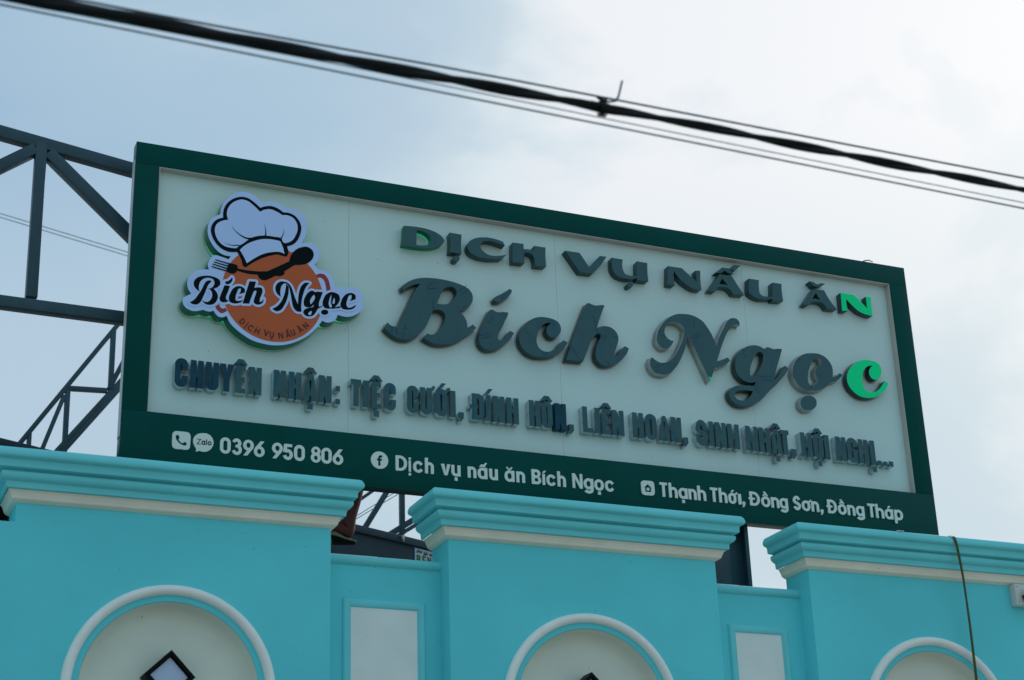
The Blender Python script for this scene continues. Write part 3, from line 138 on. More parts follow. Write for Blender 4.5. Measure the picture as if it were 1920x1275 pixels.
["white_letter","white",-0.008,0.008,[[7512,995,190,264,-58,22,-44,28,-30,27,-25,30,-27,47,-13,33,-11,44,-4,44,5,55,8,33,17,44,25,42,30,35,25,22,33,22,44,20,44,12,44,3,44,-4,44,-12,33,-14,44,-29,51,-53,27,-44,17,-44,10,-44,2,-33,-3,-55,-11,-44,-32,-77,-281,-374],[7738,1402,27,-4,22,3,22,9,22,14,27,33,10,22,9,33,1,33,-4,33,-19,44,-35,36,-22,12,-22,5,-44,-5,-22,-11,-19,-15,-18,-22,-11,-22,-12,-44,3,-55,17,-44,29,-34]],0],
["white_letter","white",-0.008,0.008,[[8245,984,-55,22,-50,36,-38,44,-26,44,-16,44,9,11,132,45,11,-8,9,-26,12,-22,23,-22,33,-15,33,1,33,18,17,18,13,22,11,33,1,55,-9,33,-12,22,-21,25,-33,18,-22,2,-22,-5,-22,-12,-22,-22,-11,-3,-55,47,-106,-17,-2,11,48,418,5,8,11,1,385,0,8,-9,0,-132,-8,-5,-242,0,-7,-6,-2,-11,-5,-99,3,-10,55,5,55,-9,55,-23,44,-33,43,-51,29,-55,16,-55,4,-66,-6,-55,-13,-44,-34,-66,-38,-44,-45,-33,-55,-24,-55,-8]],0],
["white_letter","white",-0.008,0.008,[[8832,992,-62,24,-35,22,-26,22,-37,44,-20,33,-13,33,-12,44,-3,44,-1,286,4,44,10,44,19,44,21,33,23,27,33,30,44,27,44,17,33,8,44,4,44,-3,44,-11,33,-13,50,-31,27,-24,27,-31,21,-33,19,-44,10,-44,4,-44,0,-286,-4,-44,-12,-44,-13,-33,-20,-33,-32,-39,-33,-29,-44,-26,-33,-13,-44,-11,-44,-3],[8862,1148,25,-6,33,1,44,18,22,18,17,24,14,44,1,297,-5,33,-14,33,-24,26,-33,20,-33,7,-44,-5,-22,-9,-22,-16,-26,-34,-12,-44,2,-319,12,-33,15,-22,20,-18]],0],
["white_letter","white",-0.008,0.008,[[9682,994,-53,22,-24,15,-34,29,-27,33,-16,26,-21,51,-8,33,-4,44,3,44,8,33,22,52,42,58,-2,11,-22,33,-20,44,-8,33,0,66,10,44,15,33,40,54,33,27,55,28,44,12,33,3,44,-3,33,-8,33,-13,39,-23,26,-22,23,-27,18,-28,14,-33,11,-44,-1,-66,-12,-44,-15,-33,-23,-33,-1,-11,42,-58,21,-52,8,-33,4,-44,-4,-44,-12,-44,-28,-58,-33,-41,-33,-29,-33,-20,-33,-14,-44,-11,-44,-3,-33,3],[9716,1126,21,-8,22,-1,33,9,22,16,15,17,20,44,4,33,-2,22,-15,43,-29,34,-37,17,-33,0,-38,-17,-28,-33,-13,-33,-4,-44,11,-44,22,-33],[9737,1511,33,0,33,15,25,29,11,33,-1,33,-13,33,-22,25,-33,15,-33,0,-33,-15,-23,-25,-13,-33,0,-33,14,-38,22,-24]],0],
["white_letter","white",-0.008,0.008,[[10235,994,-55,22,-33,21,-27,23,-36,44,-33,66,-11,44,-3,44,0,286,3,44,10,44,18,44,24,37,25,29,30,26,44,27,33,13,33,9,55,5,44,-4,33,-8,44,-18,33,-20,33,-27,33,-39,19,-30,18,-44,10,-44,3,-44,0,-286,-3,-44,-11,-44,-14,-34,-19,-32,-36,-44,-33,-27,-33,-20,-33,-14,-44,-12,-55,-4,-33,3],[10273,1148,17,-5,33,-1,22,5,22,10,22,17,15,18,17,44,2,308,-3,33,-14,33,-18,22,-32,21,-33,10,-44,-4,-35,-16,-31,-33,-10,-22,-6,-22,1,-330,11,-33,15,-22,22,-20]],0],
["white_letter","white",-0.008,0.008,[[10842,992,-55,21,-44,28,-51,52,-28,44,-17,44,-11,44,-3,44,3,33,11,55,36,88,278,363,197,0,-181,-253,0,-11,52,-19,44,-27,35,-31,26,-33,20,-33,18,-44,11,-44,3,-44,-3,-44,-11,-46,-17,-42,-27,-43,-22,-26,-33,-30,-33,-21,-44,-20,-44,-11,-44,-3],[10872,1137,25,-7,22,0,22,4,22,11,33,29,17,29,8,22,5,33,-1,33,-13,44,-16,27,-16,17,-17,13,-33,13,-22,2,-22,-3,-22,-8,-22,-14,-30,-36,-16,-44,-3,-55,13,-44,13,-22,18,-22]],0],
["white_letter","white",-0.008,0.008,[[13992,995,0,814,231,1,55,-4,55,-12,77,-32,55,-37,33,-29,33,-39,24,-35,22,-44,18,-55,9,-44,3,-44,-3,-110,-12,-55,-32,-77,-29,-45,-44,-49,-66,-50,-55,-27,-44,-15,-55,-9],[14151,1149,6,-11,99,3,44,11,33,16,46,36,27,33,19,33,15,44,8,55,0,66,-10,66,-13,33,-26,43,-43,45,-34,21,-55,19,-44,5,-66,0,-6,-12]],0],
["white_letter","white",-0.008,0.008,[[14700,793,0,132,11,5,99,0,10,-5,1,-121,-11,-11],[14700,1002,0,594,110,2,8,-2,3,-11,-1,-583,-10,-7,-99,0],[14700,1651,0,99,11,5,99,0,10,-5,0,-99,-10,-4,-99,0]],0],
["white_letter","white",-0.008,0.008,[[15156,992,-55,19,-44,27,-33,29,-22,26,-22,35,-19,42,-11,44,-3,44,3,121,11,44,19,44,21,33,23,26,33,29,44,27,44,17,33,8,44,3,44,-3,44,-12,33,-13,43,-27,34,-30,22,-26,20,-32,-9,-11,-110,-86,-11,9,-8,22,-15,22,-21,20,-25,13,-30,7,-22,0,-22,-4,-33,-15,-31,-32,-18,-44,-2,-121,9,-44,19,-33,25,-22,31,-14,44,-4,33,8,32,21,19,22,15,33,11,9,110,-86,8,-11,-21,-33,-29,-33,-26,-22,-42,-27,-33,-13,-44,-11,-44,-4]],0],
["white_letter","white",-0.008,0.008,[[15594,1005,0,825,11,4,143,0,5,-4,0,-11,1,-220,5,-5,44,10,66,-1,44,-10,33,-15,33,-21,28,-24,26,-33,28,-55,11,-44,2,-33,0,-363,-7,-10,-11,0,-132,0,-8,10,-1,385,-7,22,-17,24,-22,16,-33,8,-33,-6,-22,-14,-14,-17,-13,-33,-1,-385,-5,-9,-11,-1,-132,0]],0],
["white_letter","white",-0.008,0.008,[[16666,995,-11,10,-174,584,9,9,11,0,143,0,11,-7,77,-404,11,0,77,404,11,7,154,0,8,-9,-173,-584,-11,-10]],0],
["white_letter","white",-0.008,0.008,[[17228,755,-5,11,0,154,5,9,143,1,11,-5,0,-170],[17272,985,-55,14,-33,14,-33,22,-50,50,-21,33,-14,33,-11,44,-3,44,0,352,11,7,132,0,11,-1,4,-6,3,-385,14,-33,22,-22,23,-12,33,-6,33,7,22,13,22,24,11,29,3,385,8,7,143,0,7,-7,0,-11,0,-572,-4,-11,-146,-2,-11,5,-55,-15]],0],
["white_letter","white",-0.008,0.008,[[17958,1005,0,583,11,10,132,0,22,-4,33,8,44,4,66,-10,33,-13,33,-19,33,-27,31,-37,27,-55,11,-44,3,-396,-6,-9,-143,-1,-10,10,-1,385,-6,22,-16,23,-22,16,-33,9,-33,-6,-22,-14,-15,-17,-12,-33,-1,-385,-5,-9,-11,-1,-132,0]],0],
["white_letter","white",-0.008,0.008,[[18719,993,-55,21,-33,21,-29,25,-36,44,-32,66,-10,44,-2,33,0,99,2,33,10,44,18,44,24,37,25,29,26,22,37,24,44,18,44,10,33,3,44,-3,66,-19,11,10,143,0,10,-10,0,-583,-10,-10,-132,0,-11,1,-11,9,-55,-17,-44,-5,-44,3],[18750,1137,24,-7,22,-1,44,12,25,18,18,22,10,22,6,22,1,132,-6,33,-11,22,-21,25,-22,15,-33,11,-44,-3,-35,-15,-31,-33,-11,-22,-5,-22,-1,-132,6,-33,22,-37,21,-18],[18609,1631,4,12,106,135,132,2,11,-3,11,-14,11,11,77,112,11,3,93,-26,-115,-145,-11,-7,-22,4,-2,-6,57,-78,-121,0,-55,47,-11,1,-55,-46]],0],
["white_letter","white",-0.008,0.008,[[19348,992,-44,17,-33,21,-23,19,-32,37,-17,29,-14,33,-10,44,-3,33,0,363,11,10,143,-1,5,-9,1,-385,7,-22,20,-27,22,-14,33,-7,33,7,22,15,20,26,6,22,2,385,5,10,143,0,10,-10,0,-583,-10,-10,-154,1,-44,-11,-33,-2]],0],
["white_letter","white",-0.008,0.008,[[20253,992,-55,20,-42,26,-26,22,-37,44,-20,33,-14,33,-13,55,-2,110,4,44,8,33,21,51,23,37,54,53,44,28,44,17,33,8,44,4,44,-3,77,-21,11,12,143,0,5,-10,0,-583,-5,-9,-143,-1,-11,11,-77,-20,-44,-3],[20280,1137,28,-7,22,0,44,11,22,14,22,23,11,19,9,28,2,121,-9,44,-13,25,-22,23,-22,14,-33,11,-44,-2,-44,-19,-30,-30,-18,-44,-2,-121,5,-33,9,-22,15,-22,21,-19],[20297,1631,-55,17,-27,17,-23,22,-28,44,-10,33,0,24,66,6,9,-8,10,-33,18,-22,29,-18,33,-6,33,4,33,18,19,24,14,39,66,-2,6,-4,-3,-33,-13,-33,-23,-33,-22,-21,-33,-20,-33,-12,-33,-4]],0],
["white_letter","white",-0.008,0.008,[[20714,1005,0,583,11,10,132,0,22,-5,44,10,44,3,66,-11,33,-14,33,-19,33,-28,29,-34,28,-55,12,-44,3,-44,0,-352,-6,-9,-143,-1,-10,10,-2,385,-10,27,-22,25,-22,12,-33,6,-33,-8,-22,-15,-19,-25,-7,-22,-2,-385,-5,-9,-11,-1,-132,0]],0],
["white_letter","white",-0.008,0.008,[[21594,995,0,814,319,1,69,-23,36,-22,44,-44,20,-33,18,-55,4,-44,-3,-33,-9,-33,-29,-55,-44,-44,-3,-11,45,-33,20,-22,23,-33,18,-43,7,-34,0,-55,-9,-44,-15,-33,-21,-33,-39,-39,-33,-22,-44,-17,-55,-10],[21794,1149,31,-10,77,0,33,12,21,20,15,33,1,55,-8,33,-18,24,-22,14,-22,6,-66,1,-33,-6,-33,-26,-16,-35,0,-66,15,-33],[21804,1490,32,-6,44,2,33,14,20,23,12,33,-1,44,-14,33,-24,22,-26,10,-55,1,-33,-11,-24,-22,-14,-33,1,-55,18,-33]],0],
["white_letter","white",-0.008,0.008,[[22224,995,-6,11,0,583,6,8,11,1,121,0,7,-9,0,-583,-7,-11],[22224,1639,-7,5,6,11,78,121,11,8,110,0,11,-2,5,-6,-126,-137]],0],
["white_letter","white",-0.008,0.008,[[22659,992,-55,20,-44,27,-33,29,-21,25,-27,44,-17,44,-9,44,-3,99,4,55,11,44,20,44,20,32,22,26,34,30,43,26,44,17,33,8,44,4,44,-3,44,-11,33,-13,44,-26,39,-35,40,-55,-9,-11,-114,-88,-15,33,-18,25,-22,19,-22,11,-22,6,-33,1,-22,-4,-33,-17,-30,-30,-18,-44,-2,-121,9,-44,19,-32,27,-23,28,-14,44,-4,33,7,35,22,20,22,22,45,115,-89,7,-11,-21,-33,-29,-33,-28,-24,-44,-26,-33,-13,-44,-11,-44,-3]],0],
["white_letter","white",-0.008,0.008,[[23091,1005,0,825,11,4,143,0,5,-4,0,-11,0,-220,6,-6,44,11,33,2,33,-2,44,-10,33,-14,33,-20,33,-29,25,-31,28,-55,12,-44,2,-33,1,-363,-2,-7,-11,-3,-143,2,-3,8,-2,385,-13,33,-15,17,-22,13,-33,7,-33,-7,-22,-15,-20,-26,-7,-22,-1,-385,-5,-9,-11,-1,-132,0]],0],
["white_letter","white",-0.008,0.008,[[23970,995,0,814,154,1,11,-11,275,-521,3,14,0,506,8,12,134,-1,5,-11,0,-792,-7,-11,-143,0,-11,3,-275,521,-8,-18,0,-495,-3,-11]],0],
["white_letter","white",-0.008,0.008,[[24829,776,-77,27,-44,27,-29,25,-17,22,8,11,115,88,11,-13,22,-16,44,-15,33,-5,44,0,55,12,30,15,12,11,6,11,-1,44,-3,3,-33,-13,-44,-11,-44,-4,-44,3,-44,11,-44,18,-41,26,-36,33,-22,26,-25,40,-17,44,-10,44,-3,77,3,55,11,44,14,33,26,44,34,38,33,27,33,20,44,19,44,10,44,3,44,-3,77,-23,11,14,143,0,7,-6,1,-11,0,-594,-8,-8,-108,-3,53,-5,55,-11,6,-6,-4,-22,-13,-34,-30,-43,-25,-23,-44,-28,-36,-15,-41,-12,-55,-8,-77,0],[24866,1152,29,-9,22,-2,33,5,22,9,38,30,15,22,10,22,5,33,1,77,-9,44,-11,22,-17,22,-29,22,-25,10,-33,5,-22,-2,-39,-13,-17,-11,-22,-22,-14,-22,-9,-22,-4,-33,0,-66,5,-44,10,-22,16,-22,19,-18]],0],
["white_letter","white",-0.008,0.008,[[25468,755,-8,11,0,154,8,10,143,0,8,-10,0,-154,-8,-11],[25512,985,-55,10,-54,24,-59,44,-36,44,-20,33,-14,33,-11,44,-4,55,3,99,10,44,20,46,19,31,25,30,40,36,37,22,44,18,44,9,33,3,44,-3,44,-10,45,-17,35,-22,30,-25,36,-41,20,-33,14,-33,14,-55,3,-44,-3,-99,-12,-55,-20,-44,-19,-31,-22,-26,-34,-31,-43,-28,-44,-17,-44,-10],[25491,1140,32,-10,22,-1,33,7,22,10,22,16,18,22,18,44,2,110,-6,44,-17,33,-15,16,-22,17,-33,12,-44,3,-22,-5,-22,-10,-22,-16,-15,-17,-20,-44,-4,-33,0,-88,5,-33,9,-22,15,-22,21,-21]],0],
["white_letter","white",-0.008,0.008,[[26106,992,-55,20,-44,28,-53,53,-28,44,-17,44,-9,44,-3,99,4,55,12,44,13,33,20,33,28,34,35,32,42,26,44,17,33,8,44,4,44,-3,55,-14,33,-14,33,-21,41,-36,40,-55,-7,-11,-118,-89,-12,34,-16,22,-25,22,-24,12,-22,6,-33,0,-22,-5,-33,-16,-29,-30,-19,-44,-2,-121,9,-44,21,-33,31,-25,33,-13,44,-2,33,11,33,23,20,28,13,34,118,-89,7,-11,-21,-33,-27,-31,-33,-27,-44,-26,-33,-13,-44,-10,-44,-3]],0],
["white_letter","white",-0.008,0.008,[[29382,995,-8,11,-1,660,-134,1,-11,10,0,132,444,0,6,-11,0,-121,-10,-10,-132,0,-4,-12,0,-649,-7,-11]],0],
["white_letter","white",-0.008,0.008,[[29782,1005,0,825,11,4,143,0,5,-4,0,-231,4,-11,57,15,44,3,44,-4,44,-12,55,-28,37,-29,30,-33,26,-44,13,-33,8,-33,4,-44,1,-341,-9,-10,-11,0,-132,0,-7,10,0,352,-3,22,-14,33,-20,23,-33,19,-33,6,-33,-5,-33,-18,-22,-25,-14,-33,-3,-22,0,-352,-5,-9,-143,-1]],0],
["white_letter","white",-0.008,0.008,[[30579,755,-9,11,0,154,9,10,143,-1,7,-9,0,-154,-7,-11],[30623,985,-66,14,-33,14,-33,20,-44,37,-22,26,-27,44,-13,33,-11,44,-4,110,5,55,8,33,18,44,28,44,51,50,44,27,44,18,44,9,44,3,44,-5,66,-20,11,13,143,0,8,-7,1,-11,0,-572,-5,-11,-147,-2,-11,14,-33,-13,-44,-10],[30601,1140,44,-11,22,1,33,10,22,13,19,20,15,22,9,22,5,33,0,88,-7,44,-10,22,-20,26,-24,18,-31,12,-44,3,-22,-5,-23,-10,-21,-16,-16,-17,-20,-44,-3,-33,0,-88,4,-33,9,-22,15,-22,22,-21]],0],
["white_letter","white",-0.008,0.008,[[30991,1005,0,583,11,10,132,0,22,-7,44,12,44,3,33,-3,44,-10,33,-14,33,-20,30,-26,27,-33,20,-33,14,-33,8,-33,4,-55,0,-341,-4,-9,-143,-1,-11,5,-4,390,-8,22,-21,26,-22,14,-33,8,-33,-5,-22,-11,-22,-22,-15,-32,-2,-22,0,-363,-5,-9,-143,-1]],0],
["white_letter","white",-0.008,0.008,[[31565,1005,0,825,11,4,143,0,5,-4,0,-11,0,-220,5,-11,56,15,33,3,44,-3,44,-10,44,-19,55,-40,30,-34,25,-43,21,-67,4,-44,0,-341,-3,-8,-11,-2,-132,0,-11,3,-4,381,-13,33,-18,22,-31,19,-33,7,-33,-4,-33,-18,-24,-26,-13,-33,-2,-374,-5,-9,-143,-1]],0],
["white_letter","white",-0.008,0.008,[[32523,995,-7,11,0,649,-4,12,-132,0,-11,10,0,132,451,1,0,-139,-11,-4,-133,-1,-1,-660,-9,-11]],0],
["white_letter","white",-0.008,0.008,[[32912,1005,0,825,11,4,143,0,5,-4,0,-11,0,-220,6,-10,44,12,44,5,44,-3,44,-11,33,-14,33,-20,30,-25,28,-33,26,-44,20,-66,4,-44,0,-341,-9,-10,-11,0,-132,0,-7,10,-2,374,-12,33,-23,26,-33,18,-33,4,-33,-8,-29,-18,-18,-22,-12,-33,-2,-374,-5,-9,-143,-1]],0],
["white_letter","white",-0.008,0.008,[[33679,994,-44,18,-22,13,-42,35,-40,55,-18,44,-7,33,-3,33,0,143,3,33,7,33,18,44,21,33,28,31,33,26,55,28,44,11,33,3,44,-3,77,-24,121,14,8,2,3,6,6,60,5,5,77,1,7,-6,-14,-77,-4,-9,-77,-78,-33,-5,-3,-7,24,-55,8,-33,3,-44,-3,-165,-12,-44,-14,-33,-21,-33,-26,-30,-31,-25,-35,-20,-66,-21,-33,-3,-44,3],[33714,1137,20,-6,22,-2,33,9,15,10,18,19,15,36,1,165,-4,33,-10,22,-13,16,-22,16,-22,7,-33,0,-33,-13,-26,-26,-12,-33,0,-187,16,-37,17,-18],[33679,1639,-4,4,92,140,121,0,8,-8,-120,-132,-9,-4]],0],
["white_letter","white",-0.008,0.008,[[34126,995,0,594,11,9,176,-2,4,-7,0,-583,-4,-11]],0],
["white_letter","white",-0.008,0.008,[[34354,856,73,132,-7,7,-33,0,-7,4,-1,165,8,7,154,0,11,-3,2,-147,-90,-154,-11,-11]],0],
["white_letter","white",-0.008,0.008,[[34880,995,-4,11,0,330,-7,12,-55,0,-11,10,0,88,11,11,55,0,7,11,2,341,233,1,55,-3,66,-14,44,-16,44,-22,44,-30,29,-26,39,-44,30,-44,22,-44,18,-55,8,-44,4,-55,-4,-77,-8,-44,-15,-44,-26,-55,-31,-46,-33,-37,-33,-30,-45,-30,-54,-27,-44,-15,-55,-10],[35035,1149,10,-11,77,0,44,6,55,19,33,21,34,31,38,55,18,44,9,44,2,55,-3,44,-8,33,-13,36,-24,41,-42,45,-33,24,-44,20,-33,8,-33,3,-77,0,-5,-1,-5,-11,0,-187,8,-11,145,0,7,-11,0,-88,-7,-10,-149,-1,-4,-11]],0],
["white_letter","white",-0.008,0.008,[[35827,992,-55,20,-45,26,-38,33,-28,33,-20,33,-19,44,-11,44,-4,55,4,88,11,44,18,42,21,35,34,39,33,28,44,25,33,14,44,11,44,4,55,-5,44,-11,33,-14,42,-25,35,-30,33,-40,18,-29,19,-44,11,-44,4,-88,-4,-55,-11,-44,-19,-44,-18,-29,-33,-40,-36,-30,-41,-25,-33,-14,-44,-11,-55,-5],[35854,1137,28,-7,22,0,33,5,22,10,22,15,20,21,14,22,10,33,3,99,-2,22,-11,33,-14,22,-21,22,-21,14,-33,12,-33,4,-22,-3,-44,-18,-35,-31,-13,-22,-11,-33,-2,-99,9,-44,10,-22,20,-25,22,-17],[35717,1631,3,12,107,136,55,1,14,6,-121,55,-13,11,87,49,11,-1,125,-125,-6,-11,102,-132,-122,-1,-55,46,-11,3,-55,-47]],0],
["white_letter","white",-0.008,0.008,[[36249,1005,0,583,11,10,132,0,11,-1,11,-10,55,16,44,3,33,-3,55,-14,27,-12,36,-22,26,-22,32,-37,32,-62,11,-44,4,-44,0,-341,-3,-9,-143,-1,-11,4,-4,380,-13,33,-18,22,-31,19,-33,7,-33,-4,-33,-18,-24,-26,-13,-33,-2,-374,-5,-9,-143,-1]],0],
["white_letter","white",-0.008,0.008,[[36980,777,-66,24,-44,27,-30,27,-17,22,6,11,118,86,33,-29,44,-15,66,-3,44,10,22,10,21,18,5,11,-4,44,-66,-21,-44,-4,-44,3,-33,8,-44,17,-44,26,-30,26,-25,29,-23,37,-19,44,-10,44,-3,33,0,77,4,44,11,44,14,33,26,41,32,36,56,40,44,19,44,11,44,3,44,-4,66,-18,11,10,143,0,7,-6,0,-11,0,-594,-7,-8,-111,-3,56,-5,55,-11,5,-6,-3,-22,-13,-34,-29,-43,-26,-24,-33,-23,-44,-20,-44,-13,-77,-8,-44,2],[37019,1152,27,-9,22,-2,45,11,21,12,21,21,14,22,8,22,3,33,0,88,-5,33,-9,22,-21,27,-22,17,-22,10,-44,4,-44,-12,-33,-27,-14,-19,-9,-22,-5,-33,0,-88,3,-33,8,-22,14,-22,23,-22]],0],
["white_letter","white",-0.008,0.008,[[37879,988,-33,12,-33,20,-41,36,-33,44,-17,33,-13,44,137,49,11,0,21,-49,19,-22,26,-15,22,-1,22,11,25,27,20,44,10,47,-209,107,-35,22,-42,33,-31,44,-12,44,2,55,11,55,16,44,24,44,25,33,31,28,44,28,44,16,44,5,55,-8,38,-14,39,-24,33,-31,25,-33,24,-44,16,-44,-142,-50,-10,6,-20,44,-19,22,-28,16,-22,-1,-22,-12,-23,-25,-19,-44,-9,-44,51,-31,154,-78,44,-27,33,-27,33,-46,12,-44,-1,-55,-12,-55,-16,-44,-17,-33,-32,-44,-33,-31,-44,-26,-44,-15,-44,-5]],0],
["white_letter","white",-0.008,0.008,[[38466,992,-62,24,-35,22,-26,22,-37,44,-20,33,-13,33,-12,44,-3,44,3,121,11,44,14,33,20,33,28,36,34,30,43,27,44,17,33,7,44,4,44,-3,44,-11,44,-19,11,6,132,15,11,69,11,4,66,0,11,-6,-13,-77,-6,-11,-80,-77,-33,-2,-12,-9,19,-33,14,-33,11,-44,4,-110,-4,-55,-8,-33,-17,-44,-19,-33,-32,-39,-33,-28,-33,-21,-44,-19,-44,-11,-44,-3],[38493,1137,39,-8,22,2,33,11,24,17,20,22,18,44,2,121,-8,44,-12,22,-22,24,-22,15,-33,11,-44,-1,-44,-18,-30,-31,-18,-44,-2,-121,5,-33,9,-22,15,-22,21,-19]],0],
["white_letter","white",-0.008,0.008,[[38889,1005,0,583,11,10,132,0,22,-7,44,12,44,3,33,-3,44,-10,33,-14,33,-20,30,-26,28,-33,20,-33,13,-33,8,-33,5,-44,0,-352,-5,-9,-143,-1,-11,8,0,365,-3,22,-8,22,-22,27,-22,13,-33,8,-33,-5,-22,-11,-22,-22,-14,-32,-3,-22,0,-363,-5,-9,-143,-1]],0],
["white_letter","white",-0.008,0.008,[[39460,856,73,132,-7,7,-33,0,-7,4,-1,165,8,6,154,0,11,-3,1,-146,-89,-154,-11,-11]],0],
["white_letter","white",-0.008,0.008,[[39990,995,-4,11,0,330,-7,12,-55,0,-11,10,0,88,11,11,55,0,7,11,3,341,221,1,55,-4,55,-12,77,-32,45,-30,37,-33,29,-33,32,-49,19,-39,15,-44,9,-44,3,-55,-2,-110,-11,-55,-15,-44,-21,-44,-30,-44,-29,-33,-37,-33,-44,-29,-44,-21,-44,-15,-55,-9],[40145,1149,10,-11,88,2,35,9,42,20,44,35,25,33,18,33,16,55,5,44,-3,99,-9,44,-13,33,-29,44,-33,33,-32,21,-55,20,-99,4,-5,-1,-5,-11,0,-187,9,-11,122,0,10,-11,0,-88,-10,-10,-126,-1,-5,-11]],0],
["white_letter","white",-0.008,0.008,[[40876,993,-55,20,-44,29,-51,51,-29,44,-17,44,-10,44,-3,99,5,55,11,44,14,33,20,33,38,44,33,27,44,24,66,21,55,5,44,-4,33,-8,44,-17,42,-26,36,-33,43,-58,22,-52,10,-44,3,-99,-5,-55,-21,-66,-25,-44,-28,-35,-44,-37,-33,-19,-33,-14,-44,-12,-55,-4],[40906,1137,47,-8,33,6,22,10,22,15,18,21,19,44,4,110,-6,44,-17,33,-18,21,-22,15,-33,13,-44,2,-22,-6,-26,-12,-35,-33,-19,-44,-3,-110,6,-44,9,-22,16,-22,19,-17],[40766,1631,110,145,11,4,44,0,17,6,-121,55,-13,11,84,48,11,2,127,-127,-4,-11,7,-11,91,-121,-122,1,-55,46,-11,-1,-55,-47]],0],
["white_letter","white",-0.008,0.008,[[41313,995,-11,10,0,583,11,10,132,0,11,-1,11,-7,55,14,66,0,55,-13,33,-15,33,-21,33,-30,35,-47,20,-44,11,-44,3,-44,0,-341,-3,-8,-143,-2,-11,3,-3,381,-12,33,-18,23,-33,20,-33,5,-33,-7,-31,-19,-17,-22,-12,-33,-1,-374,-5,-9,-11,-1]],0],
["white_letter","white",-0.008,0.008,[[42074,776,-77,27,-44,27,-28,25,-18,22,9,11,114,88,11,-13,22,-16,44,-16,33,-4,44,0,55,12,22,10,20,16,6,11,-2,44,-2,3,-33,-13,-44,-11,-44,-4,-44,3,-44,11,-44,18,-41,26,-36,33,-22,26,-25,40,-17,44,-10,44,-3,77,4,55,11,44,13,33,26,44,34,38,33,27,33,21,44,18,44,10,44,3,44,-4,77,-22,11,14,143,0,7,-6,0,-11,0,-594,-7,-8,-108,-3,53,-5,55,-11,6,-6,-4,-22,-13,-33,-30,-44,-25,-22,-44,-29,-37,-15,-40,-12,-55,-8,-77,0],[42111,1152,29,-9,22,-2,33,5,22,9,38,30,15,22,10,22,5,33,0,77,-8,44,-11,22,-17,22,-29,22,-25,10,-33,5,-22,-2,-39,-13,-17,-11,-22,-22,-14,-22,-8,-22,-5,-33,0,-66,6,-44,9,-22,16,-22,19,-19]],0],
["white_letter","white",-0.008,0.008,[[42870,995,-8,11,-2,660,-144,1,-11,10,0,132,473,1,0,-138,-11,-5,-144,-1,-2,-660,-8,-11]],0],
["white_letter","white",-0.008,0.008,[[43247,995,-11,10,0,825,11,4,143,0,5,-4,0,-11,0,-231,6,-6,66,21,44,3,44,-3,44,-12,44,-19,55,-40,33,-37,25,-39,17,-44,8,-33,4,-44,1,-330,-11,-10,-143,1,-5,9,-1,341,-5,33,-17,33,-27,27,-33,16,-33,5,-33,-5,-33,-16,-28,-27,-17,-33,-5,-33,0,-341,-5,-9]],0],
["white_letter","white",-0.008,0.008,[[44060,993,-55,20,-40,25,-26,22,-38,44,-20,33,-13,33,-14,55,-2,110,4,44,8,33,20,49,25,39,52,52,44,28,44,18,44,9,44,3,44,-5,66,-20,11,13,143,0,11,-10,0,-583,-11,-10,-132,0,-11,1,-11,13,-66,-21,-44,-5,-44,3],[44090,1137,25,-7,33,0,44,16,22,16,17,19,19,44,3,121,-10,44,-18,29,-22,21,-28,16,-27,7,-44,-2,-44,-20,-28,-29,-19,-44,-3,-110,6,-44,10,-22,15,-22,19,-18],[44060,1639,-3,4,91,140,121,0,9,-8,-120,-132,-10,-4]],0],
["white_letter","white",-0.008,0.008,[[44522,783,-11,11,0,803,154,1,11,-16,33,13,44,11,55,4,33,-3,44,-10,44,-17,44,-26,37,-34,28,-33,20,-33,18,-44,11,-44,3,-99,-4,-44,-8,-33,-17,-45,-26,-43,-29,-34,-38,-32,-39,-23,-33,-14,-44,-11,-55,-5,-44,4,-44,11,-33,13,-6,-8,0,-209,-5,-11],[44762,1135,24,-5,33,0,44,15,22,15,22,24,11,17,11,33,3,99,-2,22,-11,33,-12,22,-33,31,-33,17,-22,5,-22,1,-33,-5,-44,-23,-32,-37,-16,-44,-2,-99,9,-44,11,-22,19,-23,28,-21]],0],
["phone_icon","white",-0.008,0.008,[[2669,986,-44,9,-22,10,-33,23,-22,22,-28,46,-18,77,-9,99,5,440,11,55,28,52,33,32,44,25,44,10,99,9,396,1,99,-17,33,-13,22,-14,33,-33,31,-52,12,-44,11,-88,-12,-407,-14,-121,-5,-22,-12,-24,-29,-31,-37,-23,-44,-13,-77,-13,-55,-2,-154,4,-198,-7],[3064,1184,34,-2,33,5,33,12,23,18,16,22,12,33,-3,44,-12,22,-25,17,-33,13,-33,6,-22,-1,-55,-68,-11,-3,-55,15,-44,24,-33,26,-35,37,-19,33,-19,44,-3,11,39,55,1,11,-11,55,-19,42,-22,25,-33,22,-33,3,-22,-5,-19,-10,-18,-22,-13,-33,-7,-33,0,-44,7,-33,12,-33,28,-55,23,-33,72,-77,69,-52,99,-53,55,-24]],0],
["chat_icon","white",-0.008,0.008,[[3685,931,-5,7,11,154,-63,88,-53,94,-38,93,-14,77,-2,77,12,77,32,77,44,66,32,36,33,30,33,24,55,32,77,31,110,21,154,13,77,-7,44,-12,66,-27,77,-49,60,-59,28,-38,33,-57,30,-81,13,-77,-1,-88,-16,-88,-33,-88,-36,-66,-24,-33,-48,-55,-61,-49,-66,-39,-66,-26,-77,-17,-77,-5,-77,9,-99,26]],0],
